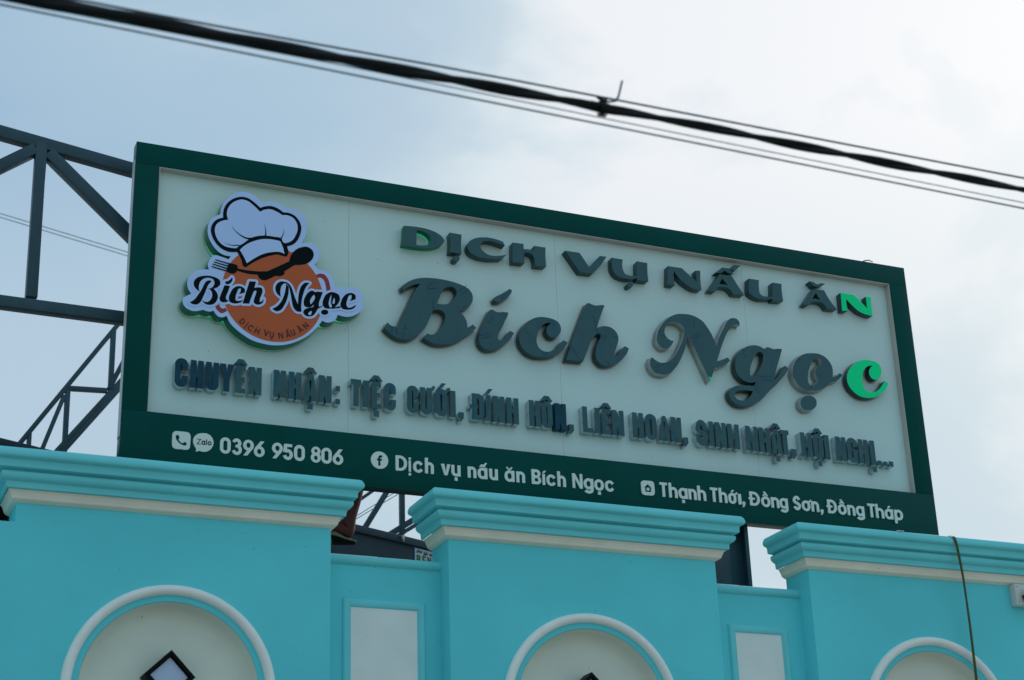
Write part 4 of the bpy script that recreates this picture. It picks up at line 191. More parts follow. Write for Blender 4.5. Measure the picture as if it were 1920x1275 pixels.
["chat_text","dark",-0.0086,0.0005,[[3703,1324,-7,3,0,28,21,4,2,3,131,210,-7,4,-140,0,-7,3,0,28,7,2,210,0,4,-2,0,-28,-4,-3,-14,0,-4,-4,-131,-210,2,-3,7,-1,140,0,4,-3,1,-7,-1,-21,-4,-3],[3997,1325,-21,11,-16,12,-11,14,-11,21,-5,21,0,42,3,21,7,21,9,14,17,17,14,9,21,8,21,3,21,-2,14,-4,56,2,6,-5,-1,-203,-5,-3,-56,2,-14,-4,-21,-2],[4165,1325,-3,2,0,287,3,3,7,1,28,0,7,-4,0,-287,-7,-3],[4305,1326,-21,11,-14,11,-12,14,-11,21,-6,21,-1,14,1,35,5,21,11,21,11,14,16,13,13,8,15,5,21,4,21,-1,14,-3,14,-6,21,-14,14,-15,11,-19,7,-21,2,-21,-2,-35,-3,-14,-8,-20,-11,-15,-14,-14,-17,-11,-21,-7,-21,-3,-14,1],[4011,1376,21,-3,14,4,13,13,5,14,-1,56,-10,17,-7,5,-14,5,-14,-1,-14,-8,-10,-11,-4,-14,0,-42,2,-14,9,-14],[4322,1376,18,-4,15,4,13,9,10,19,2,42,-3,14,-9,15,-9,6,-12,5,-14,0,-16,-5,-12,-12,-7,-16,0,-49,7,-14,7,-8]],0],
["round_icon","white",-0.008,0.008,[[13039,999,-33,6,-55,19,-55,27,-54,37,-38,33,-48,55,-29,44,-22,44,-24,66,-12,66,-4,55,5,66,11,55,17,50,29,60,37,54,33,38,55,48,44,29,44,22,66,24,66,13,55,3,66,-5,55,-11,50,-17,60,-29,54,-37,38,-33,48,-55,29,-44,22,-44,24,-66,12,-66,4,-55,-5,-66,-11,-55,-17,-49,-29,-61,-37,-54,-33,-38,-55,-48,-44,-29,-44,-22,-66,-24,-66,-12,-55,-4],[13047,1154,3,-3,121,0,4,3,3,264,4,3,66,0,10,8,8,88,-2,11,-5,3,-77,2,-4,6,8,55,7,7,77,0,6,4,1,110,-7,6,-121,0,-77,-47,-6,-14,-18,-121,-9,-8,-55,0,-5,-3,-2,-99,7,-8,55,0,6,-3,2,-11]],0],
["house_icon","white",-0.008,0.008,[[28259,999,-77,19,-22,11,-18,15,-13,22,-12,33,-21,99,-5,66,4,165,-12,143,1,55,14,55,29,61,22,22,44,24,44,15,55,9,407,8,88,-18,44,-20,21,-24,10,-22,24,-88,12,-286,1,-55,-9,-143,-15,-55,-26,-44,-29,-31,-22,-12,-44,-15,-66,-13,-55,-3,-121,4,-154,-6,-44,1],[28314,1176,363,6,7,5,0,11,2,198,57,7,6,4,-248,222,-11,0,-229,-211,9,-4,44,2],[28435,1264,-8,0,-3,11,-3,132,3,9,143,4,4,-145,-4,-8]],0],
["badge_body","logowhite",-0.032,0.08,[[6822,6934,-350,56,-225,65,-100,39,-175,85,-347,206,-265,200,-114,100,-122,125,-101,150,-101,231,-25,5,-100,-71,-75,-31,-100,-11,-100,16,-69,36,-61,50,-70,78,-75,121,-25,5,-100,-56,-75,-21,-75,-2,-100,11,-175,42,-25,-3,-175,-78,-150,-42,-125,-13,-125,14,-150,49,-82,45,-67,50,-51,54,-48,71,-46,125,-6,75,6,75,14,50,30,54,75,71,125,93,175,107,-100,129,-67,121,-46,150,-17,125,9,175,31,125,65,140,100,145,100,103,75,60,100,63,75,35,125,44,125,30,275,23,7,7,-68,175,-11,100,7,50,94,250,49,100,59,75,88,72,100,35,75,-3,375,-76,225,-55,103,177,-253,0,-125,27,-125,47,-95,51,-105,79,-125,118,-88,103,-100,150,-84,150,-68,150,-41,125,-22,100,-16,150,1,175,17,150,36,150,29,75,72,125,56,75,70,75,88,75,254,150,31,300,47,200,56,150,47,100,89,150,55,75,160,175,136,112,96,63,90,50,139,61,100,32,125,27,175,13,125,-12,150,-35,125,-50,125,-72,125,-95,98,-94,127,-144,150,99,150,63,200,32,200,-5,150,-28,150,-50,150,-80,150,-99,250,37,175,-14,100,-24,100,-37,100,-51,75,-49,60,-50,71,-75,44,-60,69,-140,35,-100,40,-150,16,-100,11,-150,-10,-175,-55,-250,-91,-250,-126,-250,11,-15,150,67,125,35,125,12,125,-10,100,-32,75,-42,83,-65,92,-103,62,-122,36,-125,11,-100,-7,-125,-39,-150,-55,-125,-83,-121,-88,-104,-3,-25,177,-225,14,-16,25,-3,175,-1,200,-28,100,-43,75,-58,150,-173,92,-153,48,-125,40,-200,20,-29,175,-44,200,-83,175,119,75,35,100,32,125,23,100,7,100,-3,100,-14,75,-24,83,-44,67,-47,50,-48,52,-80,26,-75,20,-100,4,-125,-29,-175,58,-200,4,-100,-11,-50,-57,-125,-89,-125,-103,-104,-150,-108,-125,-74,-125,-61,-125,-43,-75,-15,-125,-12,-125,1,-125,16,-150,35,-25,-8,-61,-177,-39,-75,-37,-50,-50,-50,-88,-63,-125,-58,-125,-30,-100,-3,-75,16,-125,54,-210,-316,-140,-189,-175,-205,-178,-181,-197,-166,-225,-155,-250,-144,-225,-110,-125,-54,-225,-79,-225,-57,-150,-27,-200,-24,-150,-8,-225,4]],[[6777,6869,-330,56,-240,70,-270,124,-330,195,-210,151,-277,245,-138,180,-95,200,-90,-44,-90,-26,-90,-7,-90,12,-60,21,-90,60,-87,84,-63,89,-30,13,-90,-38,-120,-14,-150,15,-150,34,-150,-67,-180,-51,-150,-13,-150,21,-180,68,-150,109,-97,134,-48,150,1,150,24,84,30,51,90,89,238,166,-65,90,-62,120,-47,150,-19,150,2,120,27,150,44,120,65,120,87,120,90,92,90,75,117,73,123,54,150,45,240,36,13,15,-28,90,-12,90,18,120,122,300,58,90,69,69,90,62,90,28,90,0,120,-22,30,2,14,11,-194,127,-204,203,-161,240,-132,270,-66,240,-18,240,19,240,34,150,32,90,85,150,124,150,107,93,210,122,18,25,48,360,66,210,117,240,178,240,173,165,240,158,180,79,150,43,120,21,150,7,120,-12,150,-34,120,-44,120,-63,120,-83,120,-103,120,-133,210,108,120,34,210,24,180,-10,150,-28,150,-52,120,-60,180,-112,210,35,210,-16,210,-66,180,-102,129,-116,102,-150,83,-210,55,-240,11,-240,-26,-210,-75,-270,-101,-240,182,29,120,5,150,-23,90,-37,120,-81,90,-87,73,-106,61,-150,29,-150,1,-90,-30,-180,-41,-120,-45,-90,-133,-180,-3,-30,118,-149,30,-20,180,-3,180,-26,90,-32,102,-70,140,-150,118,-175,66,-155,54,-209,150,-40,150,-66,180,109,180,66,120,22,120,8,210,-19,150,-58,150,-113,79,-120,48,-180,5,-150,-24,-150,58,-240,-2,-90,-13,-60,-61,-131,-98,-139,-112,-112,-150,-109,-270,-146,-210,-61,-120,-14,-150,1,-240,36,-60,-147,-67,-108,-83,-84,-95,-66,-135,-60,-160,-34,-120,5,-120,39,-25,-10,-316,-450,-169,-198,-189,-192,-201,-168,-235,-162,-245,-140,-240,-118,-360,-135,-240,-59,-210,-35,-390,-22]]],
["printed_disc","orange",-0.033,0.0009,[[6942,7136,-120,17,-210,47,-210,66,-240,99,-210,110,-180,115,-180,138,-178,162,-164,180,-138,180,-120,189,-105,201,-88,210,-77,240,-51,240,-30,240,-8,210,9,210,30,240,53,240,66,210,86,210,126,240,116,180,138,180,137,150,194,180,184,141,180,115,210,111,240,99,240,72,180,40,240,33,210,9,270,-10,210,-28,240,-53,210,-66,210,-86,240,-126,180,-116,177,-135,164,-150,166,-180,139,-180,133,-210,108,-210,86,-210,74,-240,45,-210,28,-210,12,-240,-11,-240,-27,-210,-52,-240,-77,-240,-88,-210,-111,-210,-114,-180,-138,-180,-154,-169,-180,-166,-180,-139,-210,-133,-210,-108,-210,-86,-210,-67,-240,-53,-240,-30,-210,-9,-240,11]],0],
["printed_handle","red",-0.0326,0.0005,[[4588,8327,-84,47,-73,62,-56,72,-62,120,203,178,32,-118,19,-36,35,-36,58,-35,48,-6,60,22,72,46,88,-159,-3,-12,-61,-52,-60,-44,-60,-37,-60,-21,-48,-2],[10156,10333,-8,11,-13,144,-23,144,-54,180,-22,57,-28,51,-32,39,-48,41,-44,28,-40,16,-36,6,-48,-4,-96,-35,-12,8,-98,117,-2,12,88,65,48,30,48,23,48,14,60,7,96,-6,48,-11,48,-17,51,-33,45,-44,41,-52,60,-96,31,-66,39,-126,38,-180,29,-204,-9,-12]],0],
["printed_border","logowhite",-0.0338,0.0007,[[3134,8475,-107,39,-109,67,-18,23,-15,36,-1,54,14,36,20,26,162,123,70,67,29,36,48,72,111,198,-1,18,-77,52,-42,38,-77,90,-44,72,-24,54,-21,72,-6,108,12,90,41,126,35,60,66,84,78,72,72,51,126,60,198,62,162,29,72,6,126,0,162,-20,72,-17,144,-50,108,-55,69,-66,57,-108,19,54,35,36,144,59,71,49,133,180,48,25,54,3,54,-24,34,-40,35,-90,11,-72,-3,-54,-26,-90,-47,-90,-62,-90,22,-41,69,59,57,36,72,32,108,25,108,3,72,-11,90,-30,72,-40,8,3,10,9,87,333,19,36,20,21,36,21,36,8,360,29,36,-9,36,-22,25,-30,15,-36,0,-54,-31,-144,9,-9,126,15,54,-6,36,-11,36,-17,34,-26,30,-36,29,-54,30,-108,5,-90,-12,-72,-54,-180,10,-10,36,-6,36,-18,36,-43,14,-49,-6,-144,-12,-54,-21,-54,-61,-90,-81,-72,-103,-57,-108,-31,-54,-5,-72,7,-54,17,-72,36,-54,41,-36,40,-20,-66,-16,-30,-36,-33,-36,-14,-360,-36,-54,9,-36,22,-162,-59,-162,-34,-72,-2,-72,9,-90,25,-72,34,-90,-45,-72,-23,-108,-20,-72,-1,-54,9,-54,21,-72,57,-72,-108,-80,-87,-100,-66,-108,-43,-126,-23,-90,-2,-54,7,-54,14,-54,23,-108,76,-72,-77,-54,-46,-54,-34,-54,-24,-54,-14,-72,-7,-54,1],[9074,8638,-72,19,-69,37,-73,72,-38,60,-18,8,-144,-17,-90,7,-86,32,-40,25,-52,47,-83,108,-63,118,-27,80,-63,283,-81,-229,-158,-324,-67,-97,-54,-53,-54,-41,-90,-52,-72,-27,-72,-12,-54,4,-90,23,-54,27,-108,67,-36,33,-19,38,-6,36,5,36,17,36,38,36,163,109,96,89,115,144,54,90,32,72,-117,74,-70,52,-56,54,-28,36,-44,72,-30,72,-30,126,-5,72,5,72,23,108,27,72,28,54,66,90,53,54,61,47,54,31,72,26,90,16,72,4,90,-6,72,-13,108,-38,57,-31,51,-40,48,-50,101,-144,38,-72,29,-72,90,-268,14,34,21,126,56,216,55,144,42,72,83,108,89,80,72,42,108,27,126,2,54,-3,36,-10,36,-25,18,-23,19,-54,-2,-36,-13,-36,-160,-216,-55,-108,-5,-32,126,94,60,28,84,16,72,-13,72,-36,18,-1,36,21,36,7,360,13,57,-25,31,-36,20,-39,90,72,126,68,72,23,54,10,108,4,126,-17,90,-26,54,-23,54,-32,46,-40,62,-95,86,113,76,72,72,53,54,31,72,31,90,24,72,10,72,-1,54,-10,54,-19,90,-52,37,-31,43,-54,30,-72,8,-72,-4,-72,-20,-108,-27,-54,-49,-35,-306,-144,-54,-8,-36,8,-14,-19,-3,-54,8,-36,9,-19,18,0,72,32,72,45,72,60,90,87,54,9,36,-3,36,-16,35,-33,17,-36,5,-54,-20,-90,-24,-72,-29,-54,-38,-49,-65,-59,-61,-43,-90,-48,-72,-26,-144,-30,-126,-9,-126,2,-72,14,-90,41,-54,-22,-144,-31,-198,-55,-108,0,-41,-9,-18,-18,14,-72,-5,-54,-17,-54,-31,-54,-46,-51,-54,-40,-54,-27,-72,-22,-72,-7,-54,3,-54,13,-54,23,-49,36,-34,36,-29,54,-14,54,-144,-229,-54,-58,-74,-55,-88,-43,-108,-31,-108,-8],[3768,8946,68,-13,36,4,15,9,57,63,43,81,25,108,-3,90,-20,72,-45,50,-18,-15],[5466,9234,8,-11,54,6,126,53,11,24,25,110,-144,-58,-54,-5,-18,-9],[4477,9468,7,-11,43,119,30,90,-1,21,-11,-21,-59,-54,-75,-54]],0],
["printed_script","dark",-0.0346,0.0007,[[3183,8592,-40,9,-56,22,-73,42,-2,8,100,72,95,80,40,41,40,50,40,61,168,299,65,125,54,120,72,192,87,184,21,32,29,29,48,34,56,24,32,6,24,0,48,-9,48,-17,3,-3,-73,-96,-66,-98,-31,-54,-33,-72,-27,-80,-66,-224,-50,-144,-141,-384,-31,-64,-34,-48,-29,-32,-62,-56,-40,-26,-32,-14,-32,-9,-48,-7,-48,0],[3879,8672,-40,10,-32,13,-32,18,-32,24,-28,24,-36,39,-48,73,8,5,32,-22,48,-26,32,-11,32,-7,64,-4,40,4,24,6,45,23,38,32,29,32,28,40,25,40,20,40,20,56,12,48,8,56,2,56,-6,72,-10,48,-13,40,-22,40,-16,21,-34,35,-22,17,-24,13,-24,8,-79,10,95,21,40,15,32,17,32,24,32,30,25,29,28,40,21,40,25,72,10,48,2,40,-5,48,-8,32,-30,64,-16,24,-24,24,-28,17,-40,14,-40,8,-48,4,-88,-1,-56,-10,-48,-13,-50,-19,-46,-23,-40,-27,-48,-41,-36,-37,-32,-40,-31,-48,-28,-56,-15,-40,-15,-56,-17,-96,-2,-64,4,-64,9,-56,25,-120,-6,-6,-96,54,-61,48,-43,45,-32,42,-24,39,-24,50,-15,48,-5,56,1,40,7,56,12,48,18,48,22,40,32,44,32,37,72,65,48,33,56,30,56,23,120,39,120,29,72,12,72,6,72,2,120,-8,64,-10,64,-15,104,-35,80,-34,40,-24,32,-32,16,-26,17,-40,10,-40,6,-40,-1,-40,-8,-40,-16,-41,-22,-39,-26,-38,-21,-26,-35,-36,-48,-36,-56,-33,-99,-47,-3,-8,62,-54,56,-58,44,-64,26,-48,20,-48,14,-46,9,-50,1,-48,-6,-56,-10,-48,-15,-48,-40,-96,-48,-80,-32,-40,-34,-32,-33,-25,-48,-27,-40,-17,-48,-16,-88,-15,-72,-2],[9103,8760,-56,14,-40,21,-26,22,-20,24,-27,40,-15,32,-7,32,4,40,9,32,18,37,22,35,25,32,25,24,40,27,168,77,96,33,104,30,31,73,18,56,-1,8,-8,-2,-75,-86,-26,-24,-35,-23,-48,-26,-48,-18,-40,-10,-48,-4,-32,3,-40,7,-40,12,-32,15,-27,20,-26,40,-12,40,-6,48,-2,96,6,72,11,56,19,64,24,64,45,104,59,112,33,48,36,40,80,75,48,35,48,24,48,10,34,-8,70,-40,40,-17,32,1,8,4,56,38,329,14,-192,-568,-17,-72,-5,-72,5,-88,4,-24,9,-16,27,-9,32,12,42,29,94,81,3,7,-11,40,-6,56,4,64,12,64,38,127,44,113,33,64,36,56,40,48,47,42,48,37,48,30,56,27,56,17,40,8,48,4,48,-1,48,-5,40,-7,80,-23,41,-17,39,-22,32,-29,20,-29,18,-40,20,-80,5,-40,-1,-64,-13,-64,-21,-64,-29,-64,-29,-56,-35,-56,-41,-56,-43,-48,-71,-64,4,-4,8,1,80,20,112,41,112,48,2,-2,3,-32,-2,-40,-2,-8,-23,-32,-42,-22,-48,-13,-111,-21,-121,-38,-64,-14,-56,1,-24,14,-88,-30,-56,-10,-104,-6,-48,2,-48,11,-40,20,-26,26,-22,32,-19,40,-13,34,-8,-6,-25,-52,-25,-40,-38,-39,-128,-76,-43,-37,-27,-40,-57,-128,-21,-40,-54,-88,-34,-48,-27,-32,-35,-32,-46,-30,-40,-20,-48,-17,-40,-10,-48,-7,-40,-2],[7479,8809,-24,2,-56,20,-40,20,-48,30,-36,24,-6,8,98,63,80,58,48,40,48,47,48,53,76,99,41,64,36,64,34,72,52,136,46,144,21,80,32,152,24,144,30,281,72,-73,38,-56,20,-56,7,-56,1,-64,-6,-120,-6,-80,-10,-80,-34,-168,-43,-152,-55,-152,-38,-88,-98,-199,-32,-57,-40,-56,-48,-47,-32,-24,-48,-31,-35,-18,-53,-20,-40,-6],[9243,8833,28,-3,24,12,19,23,26,48,19,53,5,35,1,80,-6,6,-64,-29,-40,-25,-28,-24,-18,-24,-13,-24,-18,-48,-3,-24,3,-16,3,-8,18,-15],[4647,8913,-40,15,-21,17,-21,24,-30,48,-13,32,-5,48,5,40,54,200,95,273,74,247,6,9,288,-3,3,-6,-71,-208,-43,-152,-78,-224,-10,-72,15,-72,24,-48,24,-30,8,-4,16,2,24,22,24,33,5,-7,0,-8,-13,-64,-8,-16,-24,-28,-32,-21,-56,-23,-80,-21,-40,-6,-40,-2],[5191,8937,-56,14,-40,15,-32,19,-24,23,-16,25,-12,32,-8,40,-9,72,1,64,12,64,16,56,68,184,49,112,28,48,31,41,68,71,44,36,40,26,48,22,40,12,48,10,48,4,40,-1,48,-8,32,-9,72,-31,32,-21,16,-16,26,-40,11,-40,5,-48,-2,-98,-8,-6,-288,-126,-4,6,41,72,20,40,14,40,14,72,6,64,-2,16,-9,13,-16,4,-24,-3,-32,-9,-40,-28,-27,-41,-19,-48,-71,-224,-14,-56,-9,-56,-8,-136,1,-40,9,-40,18,-22,24,-9,48,-4,64,5,56,9,48,15,48,20,88,45,5,-3,-5,-8,-48,-68,-48,-50,-40,-28,-72,-37,-88,-30,-96,-25,-48,-7,-56,-2],[8615,8944,-16,2,-48,15,-37,24,-34,32,-62,80,-25,40,-32,64,-20,64,-17,72,-45,224,-38,232,-63,312,-21,72,-62,139,-20,37,-18,24,-26,24,-40,19,-40,11,-48,2,-32,-11,-40,-29,-31,-32,-48,-64,-26,-48,-20,-56,-12,-56,-16,-112,-5,-80,1,-80,6,-72,19,-136,-2,-8,-91,56,-53,40,-41,40,-31,40,-27,48,-19,48,-16,56,-9,48,-4,56,3,48,8,48,12,48,18,48,24,48,24,36,35,44,37,36,46,36,42,23,40,15,40,10,88,8,88,-6,48,-9,48,-13,48,-20,40,-23,32,-25,32,-33,64,-87,30,-48,33,-64,26,-64,70,-216,101,-272,52,-120,88,-177,7,305,12,160,18,160,14,80,35,144,41,128,28,64,37,60,59,76,38,40,47,37,48,24,32,10,40,6,96,1,32,-2,11,-4,-83,-104,-67,-96,-33,-56,-30,-64,-28,-72,-23,-72,-83,-304,-33,-160,-13,-88,-18,-160,-6,-80,-2,-80,1,-128,17,-208,-10,-7,-104,-17,-56,-3],[10007,8960,-48,10,-32,13,-32,25,-19,25,-11,32,-2,32,12,40,19,32,30,32,34,24,41,19,44,13,44,5,48,-4,40,-12,32,-19,20,-18,12,-16,10,-24,5,-24,-5,-40,-9,-24,-14,-24,-38,-40,-53,-33,-32,-12,-32,-8],[5727,8994,-7,7,110,456,209,815,8,4,328,27,5,-6,-73,-344,3,-8,129,45,120,21,48,3,40,-5,31,-16,17,-20,24,-52,17,-72,2,-48,-8,-48,-61,-200,-42,-104,-14,-48,-9,-56,-2,-104,7,-32,14,-11,24,8,40,27,34,32,25,32,21,34,32,65,4,-11,0,-16,-5,-80,-7,-36,-14,-36,-19,-32,-26,-32,-29,-29,-32,-25,-32,-21,-40,-19,-72,-21,-48,-6,-40,4,-32,9,-32,14,-32,19,-25,19,-21,24,-14,40,2,56,48,208,53,168,33,168,-1,24,-7,16,-12,5,-24,-3,-31,-10,-33,-17,-24,-23,-22,-40,-95,-288,-52,-176,-59,-216,-4,-6],[10343,9425,16,-1,24,6,40,17,13,10,16,32,-8,48,-46,120,-12,56,1,48,23,192,8,136,0,40,-3,18,-8,-3,-7,-7,-23,-48,-53,-152,-33,-128,-21,-120,-3,-64,10,-64,17,-64,11,-32,14,-24],[11079,9425,-32,8,-40,21,-24,24,-20,27,-22,40,-17,40,-12,40,-6,56,8,64,17,64,19,56,48,128,29,64,29,56,39,60,40,49,34,35,45,40,41,30,56,33,48,21,40,12,48,11,48,6,48,0,40,-7,64,-28,32,-20,30,-26,19,-24,16,-40,5,-40,-2,-48,-19,-104,-297,-140,-3,4,49,88,18,41,17,55,7,56,-1,72,-8,32,-7,9,-16,2,-40,-12,-40,-20,-47,-43,-27,-48,-23,-64,-64,-256,-10,-64,-1,-56,14,-64,26,-56,14,-24,20,-24,18,-13,8,-2,24,-3,32,5,64,24,80,37,40,23,72,53,51,44,53,52,6,-4,-11,-56,-18,-56,-16,-32,-24,-32,-31,-32,-66,-50,-40,-25,-48,-23,-56,-20,-64,-15,-56,-9,-64,-5,-104,-5,-56,3],[9294,9465,9,-4,16,4,24,24,28,40,85,136,31,56,24,56,16,56,2,56,-5,32,-10,32,-23,56,-12,22,-56,-68,-48,-66,-49,-88,-23,-48,-22,-56,-14,-64,-2,-56,14,-88,9,-24],[10502,9657,33,-4,21,4,23,16,17,40,7,40,4,48,0,80,-13,80,-9,32,-10,13,-15,-13,-30,-72,-49,-168,-7,-32,0,-40,13,-17],[4839,9936,-8,3,-16,13,-17,25,-12,32,-15,56,124,50,32,16,40,27,39,35,33,36,32,44,56,87,18,-39,12,-40,2,-24,-2,-32,-7,-32,-12,-32,-28,-56,-23,-37,-26,-35,-30,-32,-24,-20,-32,-19,-32,-14,-56,-14,-32,-2]],0],
["printed_hat_outline","dark",-0.0338,0.0007,[[5793,11038,-48,17,-36,20,-45,50,-22,60,-30,156,-23,75,-84,167,-146,238,-10,8,-192,-40,-96,-13,-96,-4,-96,8,-72,14,-84,25,-144,61,-72,41,-63,44,-105,93,-60,63,-86,108,-82,129,-39,75,-31,72,-50,145,-21,83,-11,72,-4,84,5,72,11,72,18,72,24,72,54,108,44,65,48,59,60,61,51,43,105,66,205,90,-13,144,-3,132,18,144,19,84,50,146,37,82,47,82,87,122,63,72,116,108,130,95,72,41,132,59,120,37,120,20,120,-2,72,-10,108,-26,72,-28,60,-31,120,-76,132,-92,132,-106,120,-104,12,-6,192,102,168,61,120,29,60,6,72,1,72,-7,144,-31,132,-47,84,-43,204,-129,192,22,108,-4,60,-11,84,-23,108,-45,60,-34,60,-45,89,-89,55,-69,69,-111,39,-84,42,-132,14,-84,4,-72,-3,-72,-12,-84,-51,-228,-52,-156,-36,-84,-39,-72,-83,-128,-95,-112,-49,-44,-60,-43,-132,-68,-149,-61,64,-180,19,-84,5,-72,-16,-96,-22,-60,-34,-60,-35,-31,-24,-10,-48,-6,-180,13,-168,33,-48,2,-60,-8,-132,-39,-228,-86,-108,-47,-228,-116,-114,-65,-174,-112,-177,-128,-159,-125,-288,-254,-12,-3]],0],
["printed_hat_cloth","logowhite",-0.0346,0.0007,[[5877,11269,-9,9,-98,213,-76,144,-82,135,-128,189,1,9,172,198,67,69,63,58,87,71,84,61,90,59,99,58,177,92,93,41,108,43,99,33,99,27,99,19,99,14,189,14,108,2,153,-6,244,-25,86,-180,54,-135,25,-72,41,-148,33,-140,-6,-7,-99,31,-99,23,-45,6,-72,1,-72,-8,-153,-32,-189,-51,-108,-36,-108,-42,-99,-44,-99,-50,-99,-58,-90,-60,-171,-127,-165,-131,-150,-129],[4887,12013,-63,7,-81,17,-63,21,-63,29,-59,34,-49,33,-48,39,-51,47,-52,61,-43,63,-36,63,-35,72,-29,72,-37,117,-17,72,-9,63,-3,63,4,72,8,63,16,72,21,63,32,65,45,61,44,45,46,39,63,45,54,35,72,39,63,27,72,25,144,42,-41,108,-30,99,-10,54,-5,63,0,72,6,63,10,63,17,72,23,72,36,81,39,72,47,72,52,66,47,51,61,57,63,49,55,38,62,37,108,54,54,21,54,16,54,10,54,3,63,-3,63,-10,63,-15,54,-17,63,-26,72,-41,55,-38,201,-153,73,-63,193,-184,9,-5,153,109,54,32,99,45,63,23,99,25,63,7,63,-2,54,-8,68,-15,121,-36,72,-26,144,-66,153,-83,135,26,63,7,63,2,72,-7,54,-12,54,-16,54,-21,54,-27,54,-37,45,-40,45,-51,42,-63,30,-54,29,-63,20,-63,15,-72,7,-63,3,-63,-1,-72,-10,-81,-18,-80,-22,-73,-27,-72,-62,-144,-34,-72,-35,-63,-36,-54,-52,-63,-61,-54,-66,-45,-73,-41,-144,-67,-54,8,-36,11,-27,14,-23,21,-22,34,-16,38,-23,81,-17,18,74,162,16,54,30,153,6,54,-12,180,-4,5,-6,-5,-6,-180,-12,-54,-40,-135,-17,-46,-90,-157,-72,23,-63,6,-198,-6,-243,5,-81,-2,-99,-7,-4,4,-2,207,-7,63,-41,180,-63,168,-9,13,-4,-10,45,-180,19,-180,1,-54,-14,-216,-2,-4,-180,-35,-108,-27,-117,-36,-99,-38,-99,-46,-99,-57,-180,-25,-117,1,-189,63,-99,51,-90,52,-89,56,-145,120,-61,69,-92,134,-9,5,-4,-4,84,-153,53,-72,146,-143,81,-61,90,-62,90,-57,107,-46,109,-45,144,-11,6,-7,-279,-270,-87,-67,-108,-74,-7,6,-7,36,-4,5,-279,-63,-72,-7,-225,4,-191,34,-4,-9,186,-53,63,-8,171,-14,72,0,261,42,3,-3,-24,-45,-36,-54,-24,-24,-45,-25,-54,-13,-63,-4,-189,-2]],0],
["printed_cutlery","dark",-0.0346,0.0007,[[6714,10454,-32,6,-48,16,-40,22,-34,29,-35,48,-22,40,-37,88,-8,11,-176,-17,-168,-10,-88,-1,-128,6,-136,15,-128,20,-248,47,-6,-7,-13,-32,-38,-56,-31,-32,-48,-37,-24,-13,-40,-13,-64,-8,-40,0,-80,10,-48,14,-56,24,-88,45,-8,-6,-4,-16,-4,-2,-748,138,-3,8,7,40,8,5,744,-114,14,-3,-6,-4,-2,-20,2,-6,2,22,6,8,16,65,-728,142,-4,1,-2,8,4,40,2,3,8,0,736,-125,6,10,15,56,2,8,-7,4,-696,125,-6,7,4,40,2,4,8,1,704,-114,8,0,3,5,17,64,-4,5,-672,125,-5,6,5,47,688,-112,16,6,184,-8,64,-8,136,-27,24,-8,16,-10,23,-32,9,-24,6,-32,6,-88,4,-10,248,-13,240,-7,128,0,208,8,200,14,112,12,168,25,248,45,512,321,648,424,4,5,23,168,24,96,33,88,43,88,44,72,51,72,58,68,64,63,65,53,71,50,80,47,80,37,56,22,72,25,64,16,64,9,72,-4,48,-11,56,-20,56,-29,44,-30,44,-41,34,-47,24,-48,20,-56,11,-48,6,-64,-2,-48,-12,-56,-21,-64,-25,-56,-27,-53,-37,-59,-51,-65,-48,-51,-56,-50,-56,-42,-64,-38,-64,-30,-64,-25,-128,-40,-80,-21,-136,-26,-144,-20,-8,-5,-536,-436,-5,-7,5,-64,-1,-32,-3,-24,-10,-32,-18,-28,-27,-28,-37,-28,-60,-36,-60,-25,-64,-15,-64,-7,-136,-3,-184,-128,-273,-174,-47,-22,-56,-15,-48,-3]],0],
["printed_letter","maroon",-0.0346,0.0007,[[5658,7865,-24,9,-18,10,-84,72,216,244,6,0,78,-70,20,-30,9,-24,6,-30,0,-24,-7,-36,-10,-23,-17,-25,-37,-40,-18,-15,-30,-14,-24,-7,-36,-2],[5678,7914,34,1,30,12,21,17,27,30,17,30,7,36,-5,30,-13,24,-36,34,-151,-172,37,-31]],0],
["printed_letter","maroon",-0.0346,0.0007,[[5841,7636,-37,25,-4,6,35,50,6,-1,44,-31,-33,-48,-5,-5],[5889,7715,-26,18,-3,6,185,266,6,-1,28,-19,0,-6,-183,-264]],0],
["printed_letter","maroon",-0.0346,0.0007,[[6117,7546,-24,10,-20,14,-25,30,-11,24,-7,24,-2,42,4,30,8,24,14,30,15,24,30,32,24,17,24,12,24,7,42,1,24,-5,36,-19,18,-18,11,-15,13,-27,9,-45,-3,-6,-48,-9,-4,3,-5,36,-8,18,-16,18,-24,12,-21,3,-18,-3,-24,-10,-19,-14,-17,-18,-12,-18,-18,-42,-4,-36,8,-36,8,-13,12,-13,12,-7,18,-6,30,1,18,6,18,10,6,-2,19,-48,-25,-13,-24,-7,-24,-4]],0],
["printed_letter","maroon",-0.0346,0.0007,[[6553,7397,-36,13,-2,6,44,120,0,8,-114,41,-5,-7,-43,-121,-6,-2,-41,15,-6,6,108,300,5,6,49,-18,-44,-126,1,-6,114,-41,48,129,49,-16,3,-6,-108,-300,-4,-5]],0],
["printed_letter","maroon",-0.0346,0.0007,[[6948,7375,-18,2,-7,5,-51,336,53,-6,5,-2,2,-4,34,-234,6,4,98,212,4,2,56,-8,-146,-312]],0],
["printed_letter","maroon",-0.0346,0.0007,[[7241,7212,0,72,66,-1,-1,-66,-5,-6],[7247,7312,-24,9,-29,22,-18,24,-9,24,-4,30,2,216,4,5,6,0,42,0,4,-5,-1,-228,8,-18,13,-15,18,-9,18,-2,18,3,17,11,10,12,7,18,4,228,4,3,48,0,4,-3,0,-6,-2,-210,-2,-18,-6,-24,-12,-23,-12,-13,-30,-23,-36,-11,-18,-1]],0],
["printed_letter","maroon",-0.0346,0.0007,[[7659,7320,-3,5,-61,318,52,11,180,-204,3,7,-44,222,47,11,4,-5,62,-318,-54,-10,-180,204,-1,-8,43,-222]],0],
